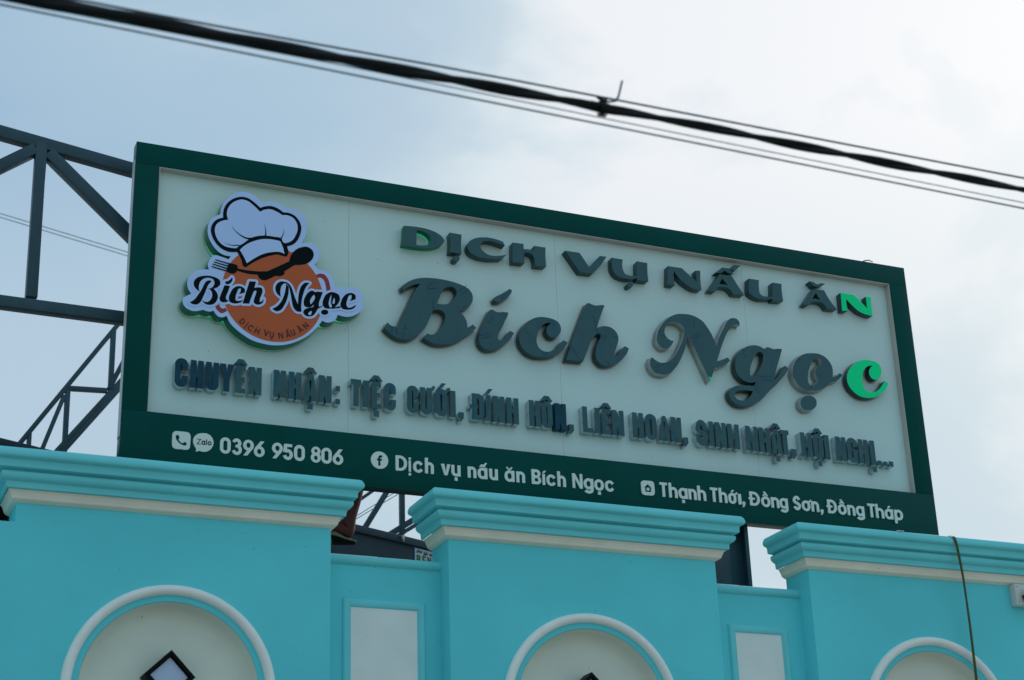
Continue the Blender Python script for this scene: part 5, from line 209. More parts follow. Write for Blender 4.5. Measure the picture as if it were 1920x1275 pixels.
["printed_letter","maroon",-0.0346,0.0007,[[8053,7408,-15,341,3,7,54,19,218,-266,-8,-6,-42,-16,-6,2,-36,51,-117,-43,-3,-6,6,-61,-6,-5],[8097,7557,4,-5,74,29,9,6,-83,94,-5,-4],[7993,7751,-4,4,22,72,54,21,6,-3,6,6,13,54,5,4,40,2,-23,-72,-11,-12,29,-18,-2,-6,-39,-15,-6,0,-30,10,-18,-30]],0],
["printed_letter","maroon",-0.0346,0.0007,[[8374,7590,-30,15,-28,28,-110,204,5,6,43,22,109,-202,17,-14,18,-7,18,0,18,6,17,15,10,18,2,18,-3,18,-105,198,2,6,41,22,6,-1,104,-195,10,-30,0,-36,-9,-30,-10,-18,-16,-18,-19,-15,-18,-8,-24,-6,-30,0]],0],
["printed_letter","maroon",-0.0346,0.0007,[[8764,7773,-6,8,-125,308,47,40,285,-190,-4,-6,-41,-32,-54,40,-83,-68,-3,-6,26,-60],[8755,7927,3,-6,59,48,1,6,-102,66,-6,1],[8584,8106,-27,13,-6,6,1,6,20,19,12,-10,12,-3,18,2,12,7,9,9,6,12,0,18,-5,12,2,6,18,13,6,1,10,-20,3,-18,-4,-24,-9,-18,-16,-18,-20,-11,-24,-4]],0],
["printed_letter","maroon",-0.0346,0.0007,[[9093,8022,-243,215,0,6,32,36,7,2,258,-52,5,2,-174,156,31,36,6,-2,242,-214,-38,-42,-258,52,-6,-4,170,-150,1,-6]],0]]'''
# ============================================================ small helpers
def srgb(r,g,b):
    f=lambda c:(c/255/12.92) if c<=10 else ((c/255+.055)/1.055)**2.4
    return (f(r),f(g),f(b),1)
def mat(name,col,rough=.5,spec=.5,var=.06,vscale=6.0,bump=0.0,bscale=300.0,metal=0.0,coat=0.0,emit=None,streak=None,specks=None,trans=0):
    m=bpy.data.materials.new(name);m.use_nodes=True;nt=m.node_tree;N=nt.nodes;L=nt.links
    b=N['Principled BSDF'];b.inputs['Roughness'].default_value=rough;b.inputs['Specular IOR Level'].default_value=spec
    b.inputs['Metallic'].default_value=metal;b.inputs['Coat Weight'].default_value=coat;b.inputs['Coat Roughness'].default_value=.08
    tc=N.new('ShaderNodeTexCoord');geo=N.new('ShaderNodeNewGeometry')
    c4=col if len(col)==4 else (*col,1)
    nz=N.new('ShaderNodeTexNoise');nz.inputs['Scale'].default_value=vscale;nz.inputs['Detail'].default_value=6;nz.inputs['Roughness'].default_value=.6
    L.new(geo.outputs['Position'],nz.inputs['Vector'])
    mx=N.new('ShaderNodeMix');mx.data_type='RGBA'
    mx.inputs[6].default_value=tuple(v*(1-var) for v in c4[:3])+(1,);mx.inputs[7].default_value=tuple(min(1,v*(1+var)) for v in c4[:3])+(1,)
    rg=N.new('ShaderNodeMapRange');rg.inputs[1].default_value=.3;rg.inputs[2].default_value=.7
    L.new(nz.outputs['Fac'],rg.inputs[0]);L.new(rg.outputs[0],mx.inputs[0]);out=mx.outputs[2]
    if streak:
        c,amt,sc,th=streak
        mp=N.new('ShaderNodeMapping');mp.inputs['Rotation'].default_value=(0,math.radians(38),0);mp.inputs['Scale'].default_value=(sc,sc,sc*.22)
        L.new(geo.outputs['Position'],mp.inputs['Vector'])
        n2=N.new('ShaderNodeTexNoise');n2.inputs['Scale'].default_value=1;n2.inputs['Detail'].default_value=2;L.new(mp.outputs[0],n2.inputs['Vector'])
        r2=N.new('ShaderNodeMapRange');r2.inputs[1].default_value=th;r2.inputs[2].default_value=th+.05;r2.inputs[4].default_value=amt;L.new(n2.outputs['Fac'],r2.inputs[0])
        m2=N.new('ShaderNodeMix');m2.data_type='RGBA';L.new(r2.outputs[0],m2.inputs[0]);L.new(out,m2.inputs[6]);m2.inputs[7].default_value=(*c[:3],1);out=m2.outputs[2]
    if specks:
        c,sc,size=specks
        v=N.new('ShaderNodeTexVoronoi');v.inputs['Scale'].default_value=sc;v.inputs['Randomness'].default_value=1;L.new(geo.outputs['Position'],v.inputs['Vector'])
        wn=N.new('ShaderNodeTexNoise');wn.inputs['Scale'].default_value=sc*.9;L.new(geo.outputs['Position'],wn.inputs['Vector'])
        ml=N.new('ShaderNodeMath');ml.operation='MULTIPLY';ml.inputs[1].default_value=size;L.new(wn.outputs['Fac'],ml.inputs[0])
        lt=N.new('ShaderNodeMath');lt.operation='LESS_THAN';L.new(v.outputs['Distance'],lt.inputs[0]);L.new(ml.outputs[0],lt.inputs[1])
        m3=N.new('ShaderNodeMix');m3.data_type='RGBA';L.new(lt.outputs[0],m3.inputs[0]);L.new(out,m3.inputs[6]);m3.inputs[7].default_value=(*c[:3],1);out=m3.outputs[2]
    L.new(out,b.inputs['Base Color'])
    if bump:
        n3=N.new('ShaderNodeTexNoise');n3.inputs['Scale'].default_value=bscale;n3.inputs['Detail'].default_value=4;L.new(geo.outputs['Position'],n3.inputs['Vector'])
        n4=N.new('ShaderNodeTexNoise');n4.inputs['Scale'].default_value=9;n4.inputs['Detail'].default_value=3;L.new(geo.outputs['Position'],n4.inputs['Vector'])
        ad=N.new('ShaderNodeMath');ad.operation='MULTIPLY_ADD';ad.inputs[1].default_value=3.0;L.new(n4.outputs['Fac'],ad.inputs[0]);L.new(n3.outputs['Fac'],ad.inputs[2])
        bp=N.new('ShaderNodeBump');bp.inputs['Strength'].default_value=bump;bp.inputs['Distance'].default_value=.002;L.new(ad.outputs[0],bp.inputs['Height']);L.new(bp.outputs[0],b.inputs['Normal'])
    if emit: b.inputs['Emission Color'].default_value=(*emit[:3],1);b.inputs['Emission Strength'].default_value=emit[3]
    return m
M={}
TEAL=(.120,.645,.695)
M['teal']=mat('teal_plaster',TEAL,rough=.75,spec=.25,var=.06,vscale=1.6,bump=.22,bscale=260,specks=((.02,.06,.06),13,.045))
M['tealtrim']=mat('turquoise_moulding_paint',(.165,.66,.69),rough=.7,spec=.25,var=.05,vscale=3,bump=.2,bscale=200,specks=((.02,.06,.06),13,.04))
M['cream']=mat('cream_plaster',(.72,.765,.66),rough=.8,spec=.2,var=.05,vscale=3,bump=.2,bscale=260,specks=((.03,.04,.03),13,.06))
M['creamtrim']=mat('cream_trim_paint',(.84,.80,.655),rough=.7,spec=.25,var=.07,vscale=5,bump=.15,specks=((.05,.05,.04),17,.05))
M['whitepaint']=mat('white_wall_paint',(.77,.82,.78),rough=.75,spec=.25,var=.05,vscale=4,bump=.2,specks=((.05,.05,.05),15,.05))
M['ringpaint']=mat('white_moulding_paint',(.84,.86,.81),rough=.6,spec=.3,var=.05,vscale=6,bump=.15)
M['board']=mat('cream_aluminium_panel',(.585,.745,.715),rough=.5,spec=.25,var=.03,vscale=1.5,bump=.03,bscale=120,specks=((.08,.08,.07),11,.045))
M['lip']=mat('board_return',(.50,.47,.42),rough=.5,spec=.3,var=.05,vscale=12)
M['frame']=mat('green_aluminium_panel',(.0,.054,.045),rough=.36,spec=.15,metal=.6,var=.08,vscale=3,bump=.03,bscale=90,specks=((.03,.07,.07),9,.04))
M['frameside']=mat('pale_edge_trim',(.45,.5,.5),rough=.5,var=.1)
M['film']=mat('grey_protective_film',(.030,.096,.108),rough=.42,spec=.3,var=.12,vscale=7,streak=((.01,.085,.135),.5,20,.585),bump=.05,bscale=60)
M['film3']=mat('grey_film_small',(.026,.096,.106),rough=.42,spec=.3,var=.18,vscale=18,streak=((.0,.085,.14),.7,30,.57))
M['blue']=mat('dark_blue_film',(.0,.050,.082),rough=.4,spec=.2,var=.2,vscale=14)
M['green']=mat('green_acrylic',(.0,.80,.29),rough=.4,spec=.1,var=.03)
M['sidefilm']=mat('dark_green_return',(.010,.050,.048),rough=.35,spec=.5,var=.2,vscale=14)
M['sidenavy']=mat('dark_slate_return',(.014,.038,.050),rough=.35,spec=.5,var=.2,vscale=14)
M['sidegrey']=mat('bare_steel_return',(.36,.40,.38),rough=.35,spec=.5,metal=.3,var=.25,vscale=16)
M['sidesteel']=mat('brushed_steel_return',(.52,.57,.60),rough=.2,spec=.5,metal=.92,var=.25,vscale=25)
M['sidegreen']=mat('green_acrylic_return',(.0,.13,.075),rough=.3,spec=.3,var=.15,vscale=12)
M['halodim']=mat('dim_halo_light_strip',(.05,.4,.25),rough=.5,var=.05,emit=(.02,.9,.5,.22))
M['marker']=mat('blue_marker',(.0,.055,.13),rough=.45,spec=.2,var=.1)
M['solefoam']=mat('black_sandal_sole',(.004,.004,.004),rough=.8,spec=.1,var=.1)
M['rim']=mat('acrylic_backing',(.40,.40,.36),rough=.3,spec=.5,var=.05)
M['halo']=mat('halo_light_strip',(.05,.4,.25),rough=.5,var=.05,emit=(.02,.9,.5,1.6))
M['white']=mat('white_acrylic',(.70,.76,.70),rough=.4,spec=.3,var=.02)
M['dark']=mat('dark_print',(.0,.0045,.006),rough=.5,spec=.08,var=.05)
M['orange']=mat('orange_print',(.52,.110,.036),rough=.4,spec=.2,var=.04)
M['red']=mat('red_print',(.30,.022,.016),rough=.35,spec=.4,var=.04)
M['maroon']=mat('maroon_print',(.06,.003,.004),rough=.35,spec=.4,var=.04)
M['logowhite']=mat('blue_white_print',(.48,.64,.97),rough=.4,spec=.25,var=.02)
M['steel']=mat('grey_painted_steel',(.026,.068,.090),rough=.45,spec=.3,var=.14,vscale=9,bump=.05)
M['fascia']=mat('slate_metal_sheet',(.018,.048,.070),rough=.5,spec=.25,var=.18,vscale=5,bump=.1,bscale=20)
M['black']=mat('black_rubber',(.004,.005,.006),rough=.42,spec=.5,var=.2,vscale=30)
M['blackmatte']=mat('added_black_sheet',(.002,.002,.002),rough=.9,spec=.05,var=.2)
M['cable']=mat('black_cable_sheath',(.002,.004,.005),rough=.5,spec=.22,var=.3,vscale=30)
M['wire']=mat('grey_wire_sheath',(.10,.14,.17),rough=.5,var=.1)
M['lamp']=mat('black_lamp_metal',(.0015,.0025,.003),rough=.55,spec=.12,var=.1)
M['glass']=mat('frosted_lamp_glass',(.42,.52,.68),rough=.15,spec=.6,var=.02,coat=.4)
M['strap']=mat('olive_strap',(.048,.064,.006),rough=.7,var=.25,vscale=60)
M['plastic']=mat('white_sky_glint',(.62,.62,.58),rough=.4,var=.05)
M['lens']=mat('black_gloss_lens',(.003,.003,.004),rough=.1,spec=.6,var=.05)
M['skin']=mat('tanned_skin',(.095,.014,.009),rough=.55,spec=.35,var=.15,vscale=20)
M['cloth']=mat('dark_work_cloth',(.03,.035,.05),rough=.9,var=.2)
M['sole']=mat('sandal_foam',(.16,.15,.10),rough=.8,var=.15,vscale=40)
M['sticker']=mat('white_sticker',(.50,.60,.66),rough=.5,var=.03)
M['stickerblue']=mat('sticker_border',(.03,.20,.42),rough=.5,var=.03)
M['stickergreen']=mat('sticker_green_print',(.004,.11,.045),rough=.5,var=.03)
M['stickerpurple']=mat('sticker_purple_print',(.05,.02,.16),rough=.5,var=.03)
M['road']=mat('worn_concrete_road',(.27,.245,.21),rough=.9,var=.2,vscale=8,bump=.4,bscale=200)
M['ground']=mat('dry_ground',(.33,.27,.19),rough=.95,var=.25,vscale=3,bump=.4,bscale=60)
M['pave']=mat('concrete_pavement',(.40,.39,.37),rough=.85,var=.12,vscale=5,bump=.3,bscale=120)
M['concrete']=mat('roof_concrete',(.25,.24,.22),rough=.9,var=.15,vscale=3,bump=.3,bscale=80)

col=scene.collection
def wloc(o):
    v=Vector((0,0,0))
    while o is not None: v=v+Vector(o.location);o=o.parent
    return v
def link(name,me,mats,parent=None,props=None,smooth=None):
    """mesh given in world coordinates; origin moved to its centre"""
    for m in (mats if isinstance(mats,(list,tuple)) else [mats]): me.materials.append(m)
    n=len(me.vertices);co=np.empty(n*3,dtype=np.float32);me.vertices.foreach_get('co',co);co=co.reshape(-1,3)
    c=(co.min(0)+co.max(0))/2;co-=c;me.vertices.foreach_set('co',co.ravel());me.update()
    o=bpy.data.objects.new(name,me);col.objects.link(o)
    o.location=Vector([float(v) for v in c])-(wloc(parent) if parent else Vector((0,0,0)));o.parent=parent
    if smooth is not None:
        me.polygons.foreach_set('use_smooth',[True]*len(me.polygons));me.set_sharp_from_angle(angle=math.radians(smooth))
    for k,v in (props or {}).items(): o[k]=v
    return o
def empty(name,loc,label=None,cat=None,group=None,parent=None):
    o=bpy.data.objects.new(name,None);col.objects.link(o);o.parent=parent;o.location=Vector(loc)-(wloc(parent) if parent else Vector((0,0,0)));o.empty_display_size=.2
    if label:o['label']=label
    if cat:o['category']=cat
    if group:o['group']=group
    return o
def pydata(v,f,name='m'):
    me=bpy.data.meshes.new(name);me.from_pydata(v,[],f);me.update();return me
def fixn(me):
    bm=bmesh.new();bm.from_mesh(me);bmesh.ops.recalc_face_normals(bm,faces=bm.faces);bm.to_mesh(me);bm.free();return me
def box(x0,y0,z0,x1,y1,z1,bev=0,seg=2):
    bm=bmesh.new();bmesh.ops.create_cube(bm,size=1)
    for v in bm.verts: v.co=((x0+x1)/2+v.co.x*(x1-x0),(y0+y1)/2+v.co.y*(y1-y0),(z0+z1)/2+v.co.z*(z1-z0))
    if bev: bmesh.ops.bevel(bm,geom=list(bm.edges),offset=bev,segments=seg,affect='EDGES',profile=.5)
    me=bpy.data.meshes.new('box');bm.to_mesh(me);bm.free();return me
def obb(a,b,w,d,bev=.003,up=Vector((0,1,0))):
    """square tube from a to b, w across, d deep (along y)"""
    a=Vector(a);b=Vector(b);t=(b-a);L=t.length;t.normalize();n=t.cross(up).normalized();u=n.cross(t)
    me=box(-L/2,-w/2,-d/2,L/2,w/2,d/2,bev)
    R=Matrix((t,n,u)).transposed().to_4x4();me.transform(Matrix.Translation((a+b)/2)@R)
    return me
def tube(pts,r,n=10,twist=None,caps=True):
    P=[Vector(p) for p in pts];V=[];F=[]
    for i,p in enumerate(P):
        t=(P[min(i+1,len(P)-1)]-P[max(i-1,0)]).normalized();s=t.cross(Vector((.03,.02,1))).normalized();u=s.cross(t)
        rr_=r[i] if isinstance(r,(list,tuple)) else r
        for k in range(n):
            a=2*math.pi*k/n;V.append(p+s*math.cos(a)*rr_+u*math.sin(a)*rr_)
        if i: 
            for k in range(n): F.append(((i-1)*n+k,(i-1)*n+(k+1)%n,i*n+(k+1)%n,i*n+k))
    if caps: F.append(tuple(range(n))[::-1]);F.append(tuple((len(P)-1)*n+k for k in range(n)))
    return fixn(pydata([tuple(v) for v in V],F))
def merge(*ms):
    V=[];F=[];
    for me in ms:
        o=len(V);V+=[tuple(v.co) for v in me.vertices];F+=[tuple(i+o for i in p.vertices) for p in me.polygons]
    return pydata(V,F)
def sweep(path,prof,y0,closed=False):
    """path: (x,z) points in the facade plane; prof: (n,o) n=offset to the left-hand normal, o=distance proud of y0"""
    n=len(path);V=[];F=[];m=len(prof)
    for i in range(n):
        p=Vector(path[i])
        if closed: a=Vector(path[i-1]);b=Vector(path[(i+1)%n])
        else: a=Vector(path[i-1]) if i else None;b=Vector(path[i+1]) if i<n-1 else None
        d1=(p-a).normalized() if a is not None else None;d2=(b-p).normalized() if b is not None else None
        if d1 is None:d1=d2
        if d2 is None:d2=d1
        n1=Vector((-d1.y,d1.x));n2=Vector((-d2.y,d2.x));nn=(n1+n2).normalized();k=1/max(.3,nn.dot(n1))
        for (a_,o_) in prof:
            q=p+nn*a_*k;V.append((q.x,y0-o_,q.y))
    R=n if closed else n-1
    for i in range(R):
        j=(i+1)%n
        for k in range(m-1): F.append((i*m+k,i*m+k+1,j*m+k+1,j*m+k))
    if not closed: F.append(tuple(range(m)));F.append(tuple((n-1)*m+k for k in range(m)))
    return fixn(pydata(V,F))
def flat_shape(loops,yf,dep,bevel=0):
    """loops: lists of (x,z) world; solid between y=yf (front) and yf+dep"""
    cu=bpy.data.curves.new('c','CURVE');cu.dimensions='2D';cu.fill_mode='BOTH'
    for l in loops:
        s=cu.splines.new('POLY');s.points.add(len(l)-1)
        for i,(x,z) in enumerate(l): s.points[i].co=(x,z,0,1)
        s.use_cyclic_u=True
    cu.extrude=dep/2-bevel
    if bevel: cu.bevel_depth=bevel;cu.bevel_resolution=1;cu.offset=-bevel
    o=bpy.data.objects.new('tmp',cu);col.objects.link(o)
    dg=bpy.context.evaluated_depsgraph_get();me=bpy.data.meshes.new_from_object(o.evaluated_get(dg))
    bpy.data.objects.remove(o);bpy.data.curves.remove(cu);me.materials.clear()
    me.transform(Matrix(((1,0,0,0),(0,0,-1,yf+dep/2),(0,1,0,0),(0,0,0,1))))
    return me
def face_side(me):
    """slot 0 = front face, slot 1 = everything else"""
    me.polygons.foreach_set('material_index',[0 if p.normal.y<-.9 else 1 for p in me.polygons])
def structure(name,me,m): return link(name,me,m,props={'kind':'structure'})

Z0=4.25      # height of the sign's lower edge above the pavement
# ============================================================ ground
structure('ground',pydata([(-300,-300,-.15),(300,-300,-.15),(300,300,-.15),(-300,300,-.15)],[(0,1,2,3)]),M['ground'])
structure('road',box(-120,-12.5,-.4,120,-4.5,-.12),M['road'])
structure('pavement',box(-40,-4.5,-.4,40,-.45,0,.01),M['pave'])

# ============================================================ facade
fac=empty('shop_facade',(2.26,-.29,0),'turquoise plaster shop front with three cornice-topped piers and arched niches','building')
PF=-.40;PB=-.175
piers=[(-.544,.933),(1.524,3.0),(3.562,5.04)]
prof=[(-.02,-.139),(.098,-.138),(.107,-.1395),(.1135,-.144),(.1185,-.151),(.122,-.159),(.1245,-.167),(.125,-.173),(.1235,-.179),(.119,-.1845),(.112,-.1885),(.104,-.1905),
 (.1005,-.200),(.0995,-.224),(.092,-.2265),(.071,-.2275),(.068,-.2305),(.071,-.234),(.0785,-.237),(.0835,-.242),(.0845,-.250),(.0825,-.259),(.077,-.267),(.068,-.2735),(.0605,-.277),(.0585,-.281),(.0565,-.305),(.052,-.3075),(.0470,-.3085)]
profw=[(-.01,-.3075),(.0440,-.3085),(.0400,-.3115),(.0355,-.316),(.0325,-.322),(.0305,-.328),(.0275,-.332),(.0265,-.336),(.0255,-.341),(.0215,-.347),(.0145,-.352),(.0065,-.3555),(.0035,-.3575),(-.01,-.358)]
def around(x0,x1,pr,zb=Z0):
    """profile swept along left return, front and right return of a pier"""
    pts=[(x0,PB,-1,0),(x0,PF,-1,-1),(x1,PF,1,-1),(x1,PB,1,0)];V=[];F=[];m=len(pr)
    for x,y,sx,sy in pts:
        for p,z in pr: V.append((x+sx*p,y+sy*p,zb+z))
    for i in range(3):
        for k in range(m-1): F.append((i*m+k,i*m+k+1,(i+1)*m+k+1,(i+1)*m+k))
    F.append(tuple(range(m)));F.append(tuple(3*m+k for k in range(m)))
    return fixn(pydata(V,F))
def arch_path(cx,cz,r,zb,n=64):
    return [(cx-r,zb)]+[(cx+r*math.cos(math.pi-math.pi*k/n),cz+r*math.sin(math.pi-math.pi*k/n)) for k in range(n+1)]+[(cx+r,zb)]
ARCB=1.35
for i,(x0,x1) in enumerate(piers):
    cx=[.205,2.258,4.292][i];cz=Z0-1.155
    loops=[[(x0,0),(x1,0),(x1,Z0-.15),(x0,Z0-.15)]]
    if i==0: loops=[[(-3.2,0),(x1,0),(x1,Z0-.15),(x0+.038,Z0-.15),(x0+.038,Z0-.444),(-3.2,Z0-.444)]]
    loops.append(arch_path(cx,cz,.40,ARCB)[::-1])
    me=flat_shape(loops,PF,PB-PF,.004)
    pier=link('pier',me,M['teal'],fac,smooth=40)
    pier['label']=['leftmost pier, its left part lower','middle pier','right pier'][i]
    xx0=x0+.038 if i==0 else x0
    link('cornice',around(xx0,x1,prof),M['tealtrim'],pier,smooth=42)
    link('cornice_trim',around(xx0,x1,profw),M['creamtrim'],pier,smooth=50,props={'label':'cream moulding under the cornice'})
    # arch moulding: half-round
    hr=[(.0225*math.cos(a),.004+.026*max(0,math.sin(a))) for a in [math.pi*k/10 for k in range(11)]];hr=[(-.0225,-.003)]+hr[::-1]+[(.0225,-.003)]
    link('arch_moulding',sweep(arch_path(cx,cz,.4525,ARCB-.02),hr,PF),M['ringpaint'],pier,smooth=50)
    # niche: back and soffit
    ap=arch_path(cx,cz,.3993,ARCB-.002)
    V=[];F=[];m=len(ap)
    yb=-.305
    for x,z in ap: V.append((x,PF+.0035,z))
    rd=[(0.0,yb-.03),(.008,yb-.012),(.025,yb-.002),(.05,yb)]
    for d,yy in rd:
        for x,z in ap:
            vx,vz=x-cx,max(z-cz,0);L=math.hypot(vx,vz);V.append((x-vx/L*d,yy,z-vz/L*d))
    for r in range(len(rd)):
        for k in range(m-1): F.append((r*m+k,r*m+k+1,(r+1)*m+k+1,(r+1)*m+k))
    F.append(tuple(len(rd)*m+k for k in range(m)))
    link('niche',fixn(pydata(V,F)),M['cream'],pier,smooth=60)
# low walls between piers
for i,(a,b,fx0,fx1) in enumerate(((.933,1.524,1.026,1.442),(3.0,3.562,3.110,3.469))):
    me=box(a-.02,-.285,0,b+.02,-.20,Z0-.447)
    w=link('low_wall',me,M['teal'],fac,props={'label':['low wall between left and middle piers','low wall between middle and right piers'][i]})
    bead=[(0,-.002),(.0,.006),(-.006,.017),(-.016,.023),(-.027,.023),(-.038,.016),(-.044,.006),(-.046,-.002)]
    link('highlight_strip',box(a+.004,-.287,Z0-.4468,a+(.27 if i==0 else .20),-.2,Z0-.4425),M['plastic'],w)  # thin white strip painting in the sky glint on the wall's top edge
    link('top_bead',sweep([(a-.0,Z0-.4455),(b+.0,Z0-.4455)],bead,-.285),M['tealtrim'],w,smooth=50)
    z1=Z0-.653;z2=1.2
    hr=[(0,-.002),(.002,.005),(.010,.015),(.022,.019),(.034,.014),(.042,.005),(.0445,-.002)]
    link('panel_moulding',sweep([(fx0,z2),(fx0,z1),(fx1,z1),(fx1,z2)],[(-n,o) for n,o in hr],-.285,closed=True),M['tealtrim'],w,smooth=50)
    link('white_panel',box(fx0+.042,-.289,z2+.042,fx1-.042,-.283,z1-.042),M['whitepaint'],w)
link('roof_slab',box(-3.2,-.17,3.2,5.04,7,3.4),M['concrete'],fac)
link('side_wall',box(4.94,-.17,0,5.04,7,3.2),M['teal'],fac)
link('side_wall',box(-3.2,-.17,0,-3.1,7,3.2),M['teal'],fac)
link('back_wall',box(-3.1,6.9,0,4.94,7,3.2),M['teal'],fac)

# ============================================================ signboard
W=4.7528;H=1.7456;IL=.1228;IR=.1235;IT=.1226;IB=.2783;PYL=.048;FD=.0715
sign=empty('signboard',(W/2,.03,Z0),'large green framed white signboard with raised lettering above the parapet','signboard')
def rail(x0,z0,x1,z1,name='frame_rail'): return link(name,box(x0,0,Z0+z0,x1,FD,Z0+z1,.0006),M['frame'],sign,smooth=30)
rail(0,0,W,IB-.0005);rail(0,H-IT+.0005,W,H);rail(0,IB+.0005,IL,H-IT-.0005);rail(W-IR,IB+.0005,W,H-IT-.0005)
link('edge_trim',box(-.0035,.006,Z0+.14,-.0008,FD-.008,Z0+H-.10),M['frameside'],sign)
link('return_strip',box(IL,.004,Z0+H-IT-.006,W-IR,PYL,Z0+H-IT-.001),M['lip'],sign)
link('return_strip',box(W-IR-.006,.004,Z0+IB,W-IR-.001,PYL,Z0+H-IT-.007),M['lip'],sign)
link('return_strip',box(IL+.001,.004,Z0+IB,IL+.006,PYL,Z0+H-IT-.007),M['lip'],sign)
sx=[IL-.01,1.1617,1.1617+1.22,1.1617+2.44,W-IR+.01]
for a,b in zip(sx[:-1],sx[1:]):
    link('face_panel',box(a+.0006,PYL,Z0+IB-.02,b-.0006,PYL+.004,Z0+H-IT+.02),M['board'],sign)
link('panel_backing',box(IL-.015,PYL+.006,Z0+IB-.03,W-IR+.015,FD-.002,Z0+H-IT+.03),M['lip'],sign)
SIDE={'film':'sidefilm','filmlit':'sidegreen','green':'sidenavy','film3':'sidesteel','blue':'sidesteel','white':'white','logowhite':'sidegreen','dark':'dark','orange':'orange','red':'red','maroon':'maroon'}
LET={'script_letter':['B','i','c','h','N','g','o','c']}
badge=empty('logo_badge',(.73,0,Z0+.98),parent=sign)
cnt={}
def undelta(l):
    x,y=l[0],l[1];r=[(x*1e-4,Z0+y*1e-4)]
    for i in range(2,len(l),2): x+=l[i];y+=l[i+1];r.append((x*1e-4,Z0+y*1e-4))
    return r
for name,mm,yf,dep,loops,back in json.loads(DATA):
    k=cnt[name]=cnt.get(name,0)+1
    L=[undelta(l) for l in loops]
    if dep>.03 and (name=='badge_body' or (name=='flared_letter' and k==1)): dep-=.0107
    if name=='marker_marks':
        me=flat_shape(L,yf,dep);link(name,me,M['marker'],last,props={'kind':'stuff','label':'blue marker strokes on the film'});continue
    if name=='printed_handle' or (name=='condensed_letter' and k==11):     # two separate pieces
        for l in L:
            me=flat_shape([l],yf,dep,.0012 if dep>.03 else 0);face_side(me)
            link('printed_handle' if name=='printed_handle' else 'colon_dot',me,[M[mm],M[SIDE[mm]]],badge if name=='printed_handle' else sign)
        continue
    me=flat_shape(L,yf,dep,.0012 if dep>.03 else 0);face_side(me)
    sd=SIDE[mm]
    if name=='script_letter' and k in (5,7): sd='sidegrey'
    if name=='condensed_letter' and mm=='blue' and k==27: sd='blue'
    printed=name.startswith('printed') or name=='badge_body'
    fm='film' if mm=='filmlit' else mm
    o=link(name,me,[M[fm],M[sd]],badge if printed else sign,smooth=35 if dep>.03 else None)
    last=o
    if mm=='green' and name!='chip': o['label']='letter with bright green uncovered face'
    if mm=='blue': o['label']='letter with dark blue face'
    if name=='chat_text': o['label']='dark lettering in the speech bubble'
    if back:
        B_=[undelta(l) for l in back]
        link('backing_rim',flat_shape(B_,PYL-.0035,.003),M['rim'],o)
    if name=='badge_body' or (name=='flared_letter' and k==1):     # these two are lit from behind
        cxm=sum(p[0] for p in L[0])/len(L[0]);czm=sum(p[1] for p in L[0])/len(L[0]);ks=.975 if name=='badge_body' else .93
        link('light_strip',flat_shape([[(cxm+(p[0]-cxm)*ks,czm+(p[1]-czm)*ks) for p in l] for l in L],PYL-.0105,.0065),M['halo'] if name=='badge_body' else M['halodim'],o)

# ============================================================ steel behind the sign
def hpost(name,x0,x1,y0,y1,z0,z1,label):
    e=empty(name,((x0+x1)/2,(y0+y1)/2,z0),label,'post')
    link('flange',box(x0,y0,z0,x0+.010,y1,z1),M['steel'],e);link('flange',box(x1-.010,y0,z0,x1,y1,z1),M['steel'],e)
    link('web',box(x0+.010,(y0+y1)/2-.004,z0,x1-.010,(y0+y1)/2+.004,z1),M['steel'],e)
    link('edge_lip',box(x0+.010,y0,z0,x0+.022,y0+.008,z1),M['steel'],e);link('edge_lip',box(x1-.022,y0,z0,x1-.010,y0+.008,z1),M['steel'],e)
    return e
hpost('steel_post',3.362,3.513,.085,.215,3.4,Z0+1.5,'dark steel column behind the sign in the gap left of the right pier')
t1=empty('roof_truss',(-.4,.25,5.1),'grey square tube roof truss beside the top left corner of the sign','truss')
TR1=[(-.672,6.094,.60,5.878,.073),(-.446,6.030,-.435,5.150,.061),(-.596,5.111,.60,5.101,.067),(-.474,5.985,-.653,5.846,.063),(-.407,5.973,.20,5.432,.067)]
for i,(a,b,c,d,w) in enumerate(TR1):
    me=obb((a-(.3 if i in(0,2) else 0),.25,b+(.091*1 if False else 0)),(c,.25,d),w*(.93 if i not in (0,2) else .9),.06+.001*i,.004)
    link('tube',me,M['steel'],t1,smooth=30)
def members(t,L,y):
    for i,(a,b,c,d,w) in enumerate(L):
        link('tube',obb((a,y+.0013*i,b),(c,y+.0013*i,d),w,.034+.0008*i,.002),M['steel'],t,smooth=30)
t2=empty('roof_truss',(.2,3,5.2),'thin tube steel truss sloping down behind the lower left edge of the sign','truss')
members(t2,[(.700,6.568,-.126,5.273,.030),(.460,6.187,.463,5.760,.034),(.178,5.736,.441,5.750,.030),(.185,5.737,.190,5.290,.033),(.165,5.684,.034,5.250,.028),(-.039,5.404,-.036,5.24,.028),(.700,6.070,.100,5.238,.030),(.700,6.025,.142,5.240,.030),(.640,6.220,.452,5.758,.032)],3.0)
t3=empty('roof_truss',(2.45,3,4.9),'steel truss seen through the gap between the left and middle piers','truss')
members(t3,[(2.525,5.60,2.525,4.93,.036),(2.50,5.373,2.225,4.907,.037),(2.46,5.343,2.10,5.06,.022),(2.90,5.24,2.36,4.87,.040),(2.92,5.20,2.40,4.855,.026)],3.0)
